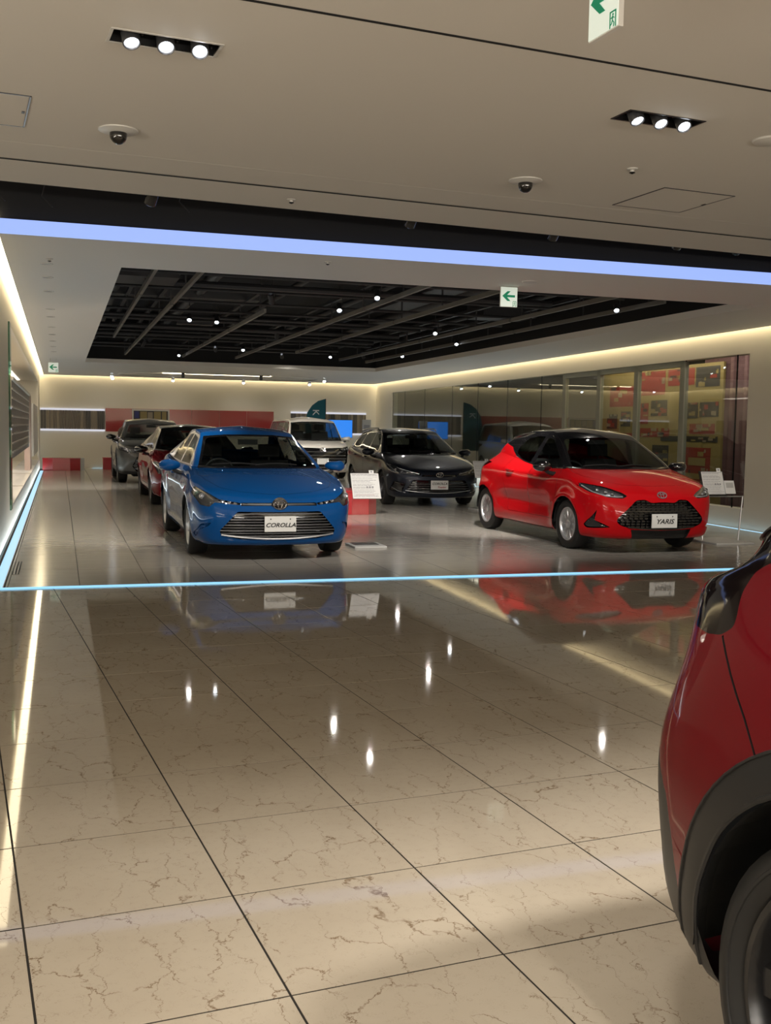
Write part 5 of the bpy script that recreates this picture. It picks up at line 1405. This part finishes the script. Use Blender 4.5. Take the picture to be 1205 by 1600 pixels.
# ------------------------------------------------------------------ back wall dressing
def wall_panel(name, x0, x1, z0, z1, m, label, cat, y=None, d=.02): return tag(box(name, MAT[m], x0, x1, YB - d, YB, z0, z1), label, cat)
def curtain_band(x0, x1, z0, z1, label):
    t = empty('slatted_screen', ((x0 + x1) / 2, YB, z0), 0, label, 'screen')
    rg = random.Random(5); x = x0; c = (x0 + x1) / 2; H_ = z1 - z0
    box('light_bar', MAT['white_bar'], x0 - c, x1 - c, -.06, -.01, H_ - .01, H_ + .05, t); box('light_bar', MAT['white_bar'], x0 - c, x1 - c, -.06, -.01, -.05, .01, t)
    ms = [MAT['slat_a'], MAT['slat_b'], MAT['slat_c']]
    while x < x1 - .01:
        w_ = min(rg.uniform(.05, .11), x1 - x); box('slat', rg.choice(ms), x - c, x + w_ - .004 - c, -.03 - rg.random() * .015, -.002, .01, H_ - .01, t); x += w_
mat('slat_a', (.17, .14, .105), .4); mat('slat_b', (.26, .215, .15), .35); mat('slat_c', (.10, .09, .075), .45)
curtain_band(WX + .02, 1.40, 1.25, 1.87, 'brown slatted screen between white light bars, left end of the back wall')
curtain_band(7.54, 10.2, 1.25, 1.92, 'brown slatted screen between white light bars, right part of the back wall')
rp = empty('red_glass_panel', (4.17, YB, 1.2), 0, 'long glossy red glass band on the back wall', 'wall panel')
x = 1.43 - 4.17
while x < 6.95 - 4.17 - .1:
    w_ = min(.92, 6.95 - 4.17 - x); box('glass_sheet', MAT['red_glass'], x, x + w_ - .006, -.03, -.004, .0, .75, rp); x += w_
pf = empty('framed_poster', (2.86, YB - .06, 1.45), 0, 'framed yellow poster on the red glass, above the grey crossover', 'poster')
m = MB()
for q in ((-.60, .60, .44, .49), (-.60, .60, 0, .05), (-.60, -.55, .05, .44), (.55, .60, .05, .44)): m.box(q[0], q[1], -.03, .02, q[2], q[3])
m.build('frame', MAT['white_frame'], pf); box('print', MAT['poster_dark'], -.55, .55, -.01, .0, .05, .44, pf)
for q, mm in (((-.52, -.38, .20, .42), 'poster_blue'), ((-.34, -.12, .16, .42), 'poster_yellow'), ((.10, .32, .18, .42), 'poster_yellow'), ((.36, .50, .12, .42), 'poster_yellow'), ((-.1, .06, .2, .40), 'slat_b')):
    box('print_block', MAT[mm], q[0], q[1], -.014, -.010, q[2], q[3], pf)
tvb = empty('screen', (8.88, 34.2, 0), 0, 'bright blue screen behind the white van', 'screen')
box('display', MAT['screen_blue'], -.52, .52, -.02, -.015, 1.12, 1.70, tvb); box('casing', MAT['gloss_black'], -.53, .53, -.015, .03, 1.11, 1.71, tvb)
box('leg', MAT['black_plastic'], -.05, .05, -.01, .03, .03, 1.11, tvb); box('base', MAT['black_plastic'], -.35, .35, -.2, .2, 0, .03, tvb)
# teal feather flag with its lettering
fl = empty('feather_flag', (8.18, 33.0, 0), 0, 'teal feather flag with a white letter, above the white van', 'flag')
MB().tube([(0, 0, .05), (0, 0, 1.4), (-.0, 0, 2.36)], .012, 8).build('pole', MAT['black_plastic'], fl)
pts = [(-.01, 2.36), (-.01, .75), (-.62, .75), (-.66, 1.2), (-.67, 1.65), (-.60, 1.92), (-.45, 2.14), (-.25, 2.29)]
MB().prism(pts, -.003, .003, Matrix(((1, 0, 0, 0), (0, 0, 1, 0), (0, 1, 0, 0), (0, 0, 0, 1)))).build('cloth', MAT['teal_cloth'], fl)
text('lettering', 'K', MAT['paper'], .30, Matrix.Translation((-.33, -.006, 1.92)) @ Matrix.Rotation(PI / 2, 4, 'X') @ Matrix.Rotation(-PI / 2, 4, 'Z'), fl, .001)
MB().box(-.2, .2, -.2, .2, 0, .05).build('base', MAT['black_plastic'], fl)
kb = empty('info_board', (9.56, 33.0, 0), 0, 'grey standing board before the right screen of the back wall', 'board')
box('board', MAT['grey_card'], -.14, .14, -.02, .02, .05, 1.72, kb); box('print', MAT['paper_ink'], -.10, .10, -.024, -.021, 1.35, 1.55, kb); box('base', MAT['base_steel'], -.2, .2, -.15, .15, 0, .05, kb)

def red_bench(name, pts, h, label, loc, end=None):
    t = empty(name, loc, 0, label, 'bench')
    MB().prism(pts, .0, h - .03).build('body', MAT['red_lacquer'], t, bevel=.004)
    MB().prism(inset(pts, -.008), h - .03, h).build('top', MAT['red_lacquer'], t, bevel=.004)
    if end: box('end_panel', MAT['grey_card'], *end, t)
red_bench('red_bench', [(-.5, -.2), (-.2, -.32), (.3, -.32), (.60, -.2), (.60, .25), (-.5, .25)], .38, 'long red block bench in the left back corner', (.0, 33.7, 0), (.605, .72, -.18, .25, 0, .38))
red_bench('red_bench', [(-.2, -.2), (.35, -.2), (.35, .2), (-.2, .2)], .38, 'small red block bench behind the grey crossover', (1.50, 34.5, 0))
red_bench('red_bench', [(-.55, -.35), (-.2, -.45), (.25, -.45), (.42, -.30), (.42, .35), (-.55, .35)], .40, 'red block bench behind the acrylic sign stand', (4.62, 17.05, 0))

# ------------------------------------------------------------------ sign stands
def sheet_lines(t, x0, x1, z0, z1, M, seed, red=False):
    rg = random.Random(seed); m = MB(); z = z1 - .015
    while z > z0 + .015:
        a = x0 + .015; b = x1 - .015 - rg.random() * (x1 - x0) * .35; h = rg.uniform(.0025, .005)
        c = a
        while c < b: e = min(c + rg.uniform(.02, .07), b); m.box(c, e, -.0035, -.002, z - h, z, M); c = e + .006
        z -= rg.uniform(.012, .024)
    for k in range(3): m.box(x0 + .18 + k * .035, x0 + .20 + k * .035, -.0035, -.002, z0 + .13, z0 + .15, M)
    m.box(x0 + .01, x1 - .01, -.0035, -.002, z1 - .012, z1 - .009, M)
    tag(m.build('print_lines', MAT['paper_ink'], t), kind='stuff')
    if red: box('print_line', MAT['red_ink'], x0 + .04, x1 - .08, -.0035, -.002, z0 + .035, z0 + .038, t, M=M)

def acrylic_stand(x, y, label, seed):
    t = empty('sign_stand', (x, y, 0), 0, label, 'sign')
    box('base_plate', MAT['grey_card'], -.20, .20, -.22, .24, 0, .022, t, bevel=.004)
    box('base_inlay', MAT['black_plastic'], -.15, .15, -.05, .20, .022, .026, t)
    box('acrylic_sheet', MAT['clear_acrylic'], -.18, .18, .0, .010, .024, .62, t)
    M = Matrix.Translation((0, -.02, .585)) @ Matrix.Rotation(-.45, 4, 'X')
    box('paper', MAT['paper'], -.175, .175, -.002, .004, .0, .32, t, M=M)
    sheet_lines(t, -.175, .175, 0, .32, M, seed, True)
    box('ledge', MAT['paper'], -.175, .175, -.012, .006, -.012, .0, t, M=M)
    box('tab', MAT['paper'], .06, .12, -.002, .004, .32, .36, t, M=M); box('tab_mark', MAT['paper_ink'], .078, .10, -.004, -.0025, .33, .35, t, M=M)
acrylic_stand(3.52, 12.1, 'clear acrylic stand with a tilted white sheet, beside the blue sedan', 1)
acrylic_stand(7.26, 17.45, 'acrylic stand with white sheet behind the red hatchback', 2)
def frame_stand(x, y, label):
    t = empty('sign_stand', (x, y, 0), 0, label, 'sign')
    box('base_plate', MAT['grey_card'], -.27, .30, -.35, .35, 0, .02, t, bevel=.004)
    MB().tube([(-.22, .05, .02), (-.22, .05, .60), (.34, .0, .60), (.26, -.05, .02)], .012, 8).build('frame', MAT['satin_silver'], t, smooth=True)
    M = Matrix.Translation((-.02, .0, .61)) @ Matrix.Rotation(-.35, 4, 'X')
    box('back_board', MAT['dark_metal'], -.25, .12, .0, .012, .0, .34, t, M=M)
    box('paper', MAT['paper'], -.22, .10, -.006, -.001, .02, .33, t, M=M); sheet_lines(t, -.22, .10, .02, .33, Matrix.Translation((0, -.004, 0)) @ M, 7)
    box('leaflet', MAT['paper'], .09, .24, -.03, -.012, .02, .20, t, M=M); box('leaflet_print', MAT['grey_card'], .11, .22, -.032, -.0305, .10, .17, t, M=M)
    box('tab', MAT['paper'], .02, .08, -.006, -.001, .33, .38, t, M=M); box('tab_mark', MAT['paper_ink'], .038, .06, -.008, -.0065, .345, .365, t, M=M)
frame_stand(8.32, 11.9, 'metal framed sign stand with white sheets at the right of the red hatchback')

# floor grate beside the left light trough
gr = tag(empty('floor_grate', (-.405, 10.78, .0005)), 'narrow slotted floor grate beside the left light trough', 'grate')
box('plate', MAT['porcelain'], -.045, .045, -.5, .5, 0, .002, gr)
for x in (-.028, 0, .028): box('slot', MAT['seam'], x - .006, x + .006, -.48, .48, .002, .0026, gr)

# ------------------------------------------------------------------ left display window
lw = empty('window_2', (WX, 23, 0)); struct(lw, 'long display window in the left wall')
MB().box(0, .02, WL0 - 23, WL0 - 23 + .35, WZ0, WZ1).build('pane', MAT['edge_glass'], lw)
mat('pink_post', (.62, .48, .42), .5)
for a, b in ((14.9, 15.7), (25.0, 26.4)): box('post', MAT['pink_post'], -.16, -.04, a - 23, b - 23, WZ0, 2.06, lw)
box('slatted_board', MAT['grey_card'], -.10, -.05, 15.9 - 23, 25.0 - 23, .90, 2.02, lw)
for k in range(8): box('slat', MAT['white_frame'], -.05, -.035, 15.95 - 23, 24.95 - 23, .98 + k * .13, 1.005 + k * .13, lw)
box('board_edge', MAT['white_frame'], -.12, -.02, 15.9 - 23, 25.0 - 23, 2.02, 2.07, lw)
box('dark_door', MAT['slat_c'], -1.2, -1.1, 24 - 23, 31 - 23, .4, 2.4, lw)
for k in range(4): box('ledge', MAT['white_frame'], -.42, .012, 14.1 + k * 4.7 - 23, 18.6 + k * 4.7 - 23, WZ0, WZ0 + .04, lw)
for k in range(8): box('flute', MAT['slat_b' if k % 2 else 'white_frame'], -.10, .0, 26.8 + k * .7 - 23, 27.1 + k * .7 - 23, WZ0 + .3, 1.9, lw)

# ------------------------------------------------------------------ room behind the right glass: posters and curtain
def rwp(y, off, z): x, yy = RW(y, off); return (x, yy, z)
po = empty('collage_wall', rwp(17.7, .9, 0), -RA, 'yellow and red collage wall behind the framed glass doors', 'poster')
box('backing', MAT['poster_yellow'], .0, .04, -2.2, 2.3, .1, 2.66, po)
rg = random.Random(21)
def blk(y0, y1, z0, z1, mm, d): box('print_block', MAT[mm], -.004 - d, -.001, y0, y1, z0, z1, po)
cells = [(-2.1, -1.35, 2.25, 2.6, 'poster_dark'), (-1.3, -.4, 2.3, 2.6, 'poster_red'), (-2.1, -1.5, 1.72, 1.98, 'poster_dark'), (-1.45, -.9, 1.70, 1.98, 'poster_dark'), (-2.0, -1.2, 1.42, 1.60, 'poster_red'), (-2.1, -.2, 1.28, 1.38, 'poster_dark'),
         (-1.9, -.9, .35, 1.18, 'poster_red'), (-.3, .7, 2.15, 2.6, 'poster_red'), (-.4, .2, 1.75, 2.05, 'poster_dark'), (.3, .75, 1.6, 2.0, 'poster_red'), (-.5, .7, 1.35, 1.52, 'poster_red'), (-.5, .1, .5, 1.2, 'poster_dark'),
         (.9, 1.9, 1.95, 2.35, 'poster_red'), (1.0, 1.4, 1.55, 1.85, 'poster_dark'), (1.55, 2.0, 1.5, 1.8, 'poster_dark'), (.9, 2.1, 1.25, 1.42, 'poster_red'), (1.0, 1.8, .4, 1.1, 'poster_red')]
for c in cells: blk(*c, 0)
for c in cells:                                                       # torn and layered pieces over every block
    for _ in range(10):
        a = rg.uniform(c[0], c[1] - .05); b = min(a + rg.uniform(.04, .22), c[1]); z = rg.uniform(c[2], c[3] - .03); z1 = min(z + rg.uniform(.02, .09), c[3])
        blk(a, b, z, z1, rg.choice(('poster_yellow', 'poster_dark', 'poster_red', 'slat_b')), .003)
blk(-1.75, -1.05, .62, .72, 'poster_yellow', .004); blk(-1.75, -1.2, .86, 1.0, 'poster_yellow', .004)
cu = empty('curtain', rwp(14.6, 1.0, 0), -RA, 'mauve curtain behind the right end of the glass front', 'curtain')
m = MB(); pts = []
for i in range(81): pts.append((.05 * math.sin(i * 1.25) + .02 * math.sin(i * 3.1), -1.6 + i * .04))
m.add([(a, b, .1) for a, b in pts] + [(a, b, 2.9) for a, b in pts], [(i, i + 1, 82 + i, 81 + i) for i in range(80)])
m.build('cloth', mat('mauve_cloth', (.16, .085, .09), .8), cu, smooth=True)
area(rwp(17.5, .45, 2.85), rwp(17.5, .9, 1.3), 36, 4.5, .2, (1, .82, .6)); area(rwp(24, 1.2, 2.85), rwp(24, 1.6, .3), 60, 8, .4, (1, .85, .7))
area(rwp(14.4, .5, 2.85), rwp(14.4, 1.2, .8), 16, 1.6, .3, (1, .85, .75))
area((WX - .75, 20, 2.55), (WX - 1.0, 20, 1.2), 70, 11, .3, (1, .86, .74))  # added fill lamp that brightens the back of the left display niche
car_corolla((2.2, 10.8, 0))
car_yaris((6.72, 10.7, 0))
car_near(2.29, -2.34)
car_touring((6.62, 18.0, 0), math.radians(-3))
car_crimson_sedan((2.42, 18.3, 0))
car_crossover((2.27, 26.0, 0))
car_van((7.0, 28.5, 0))
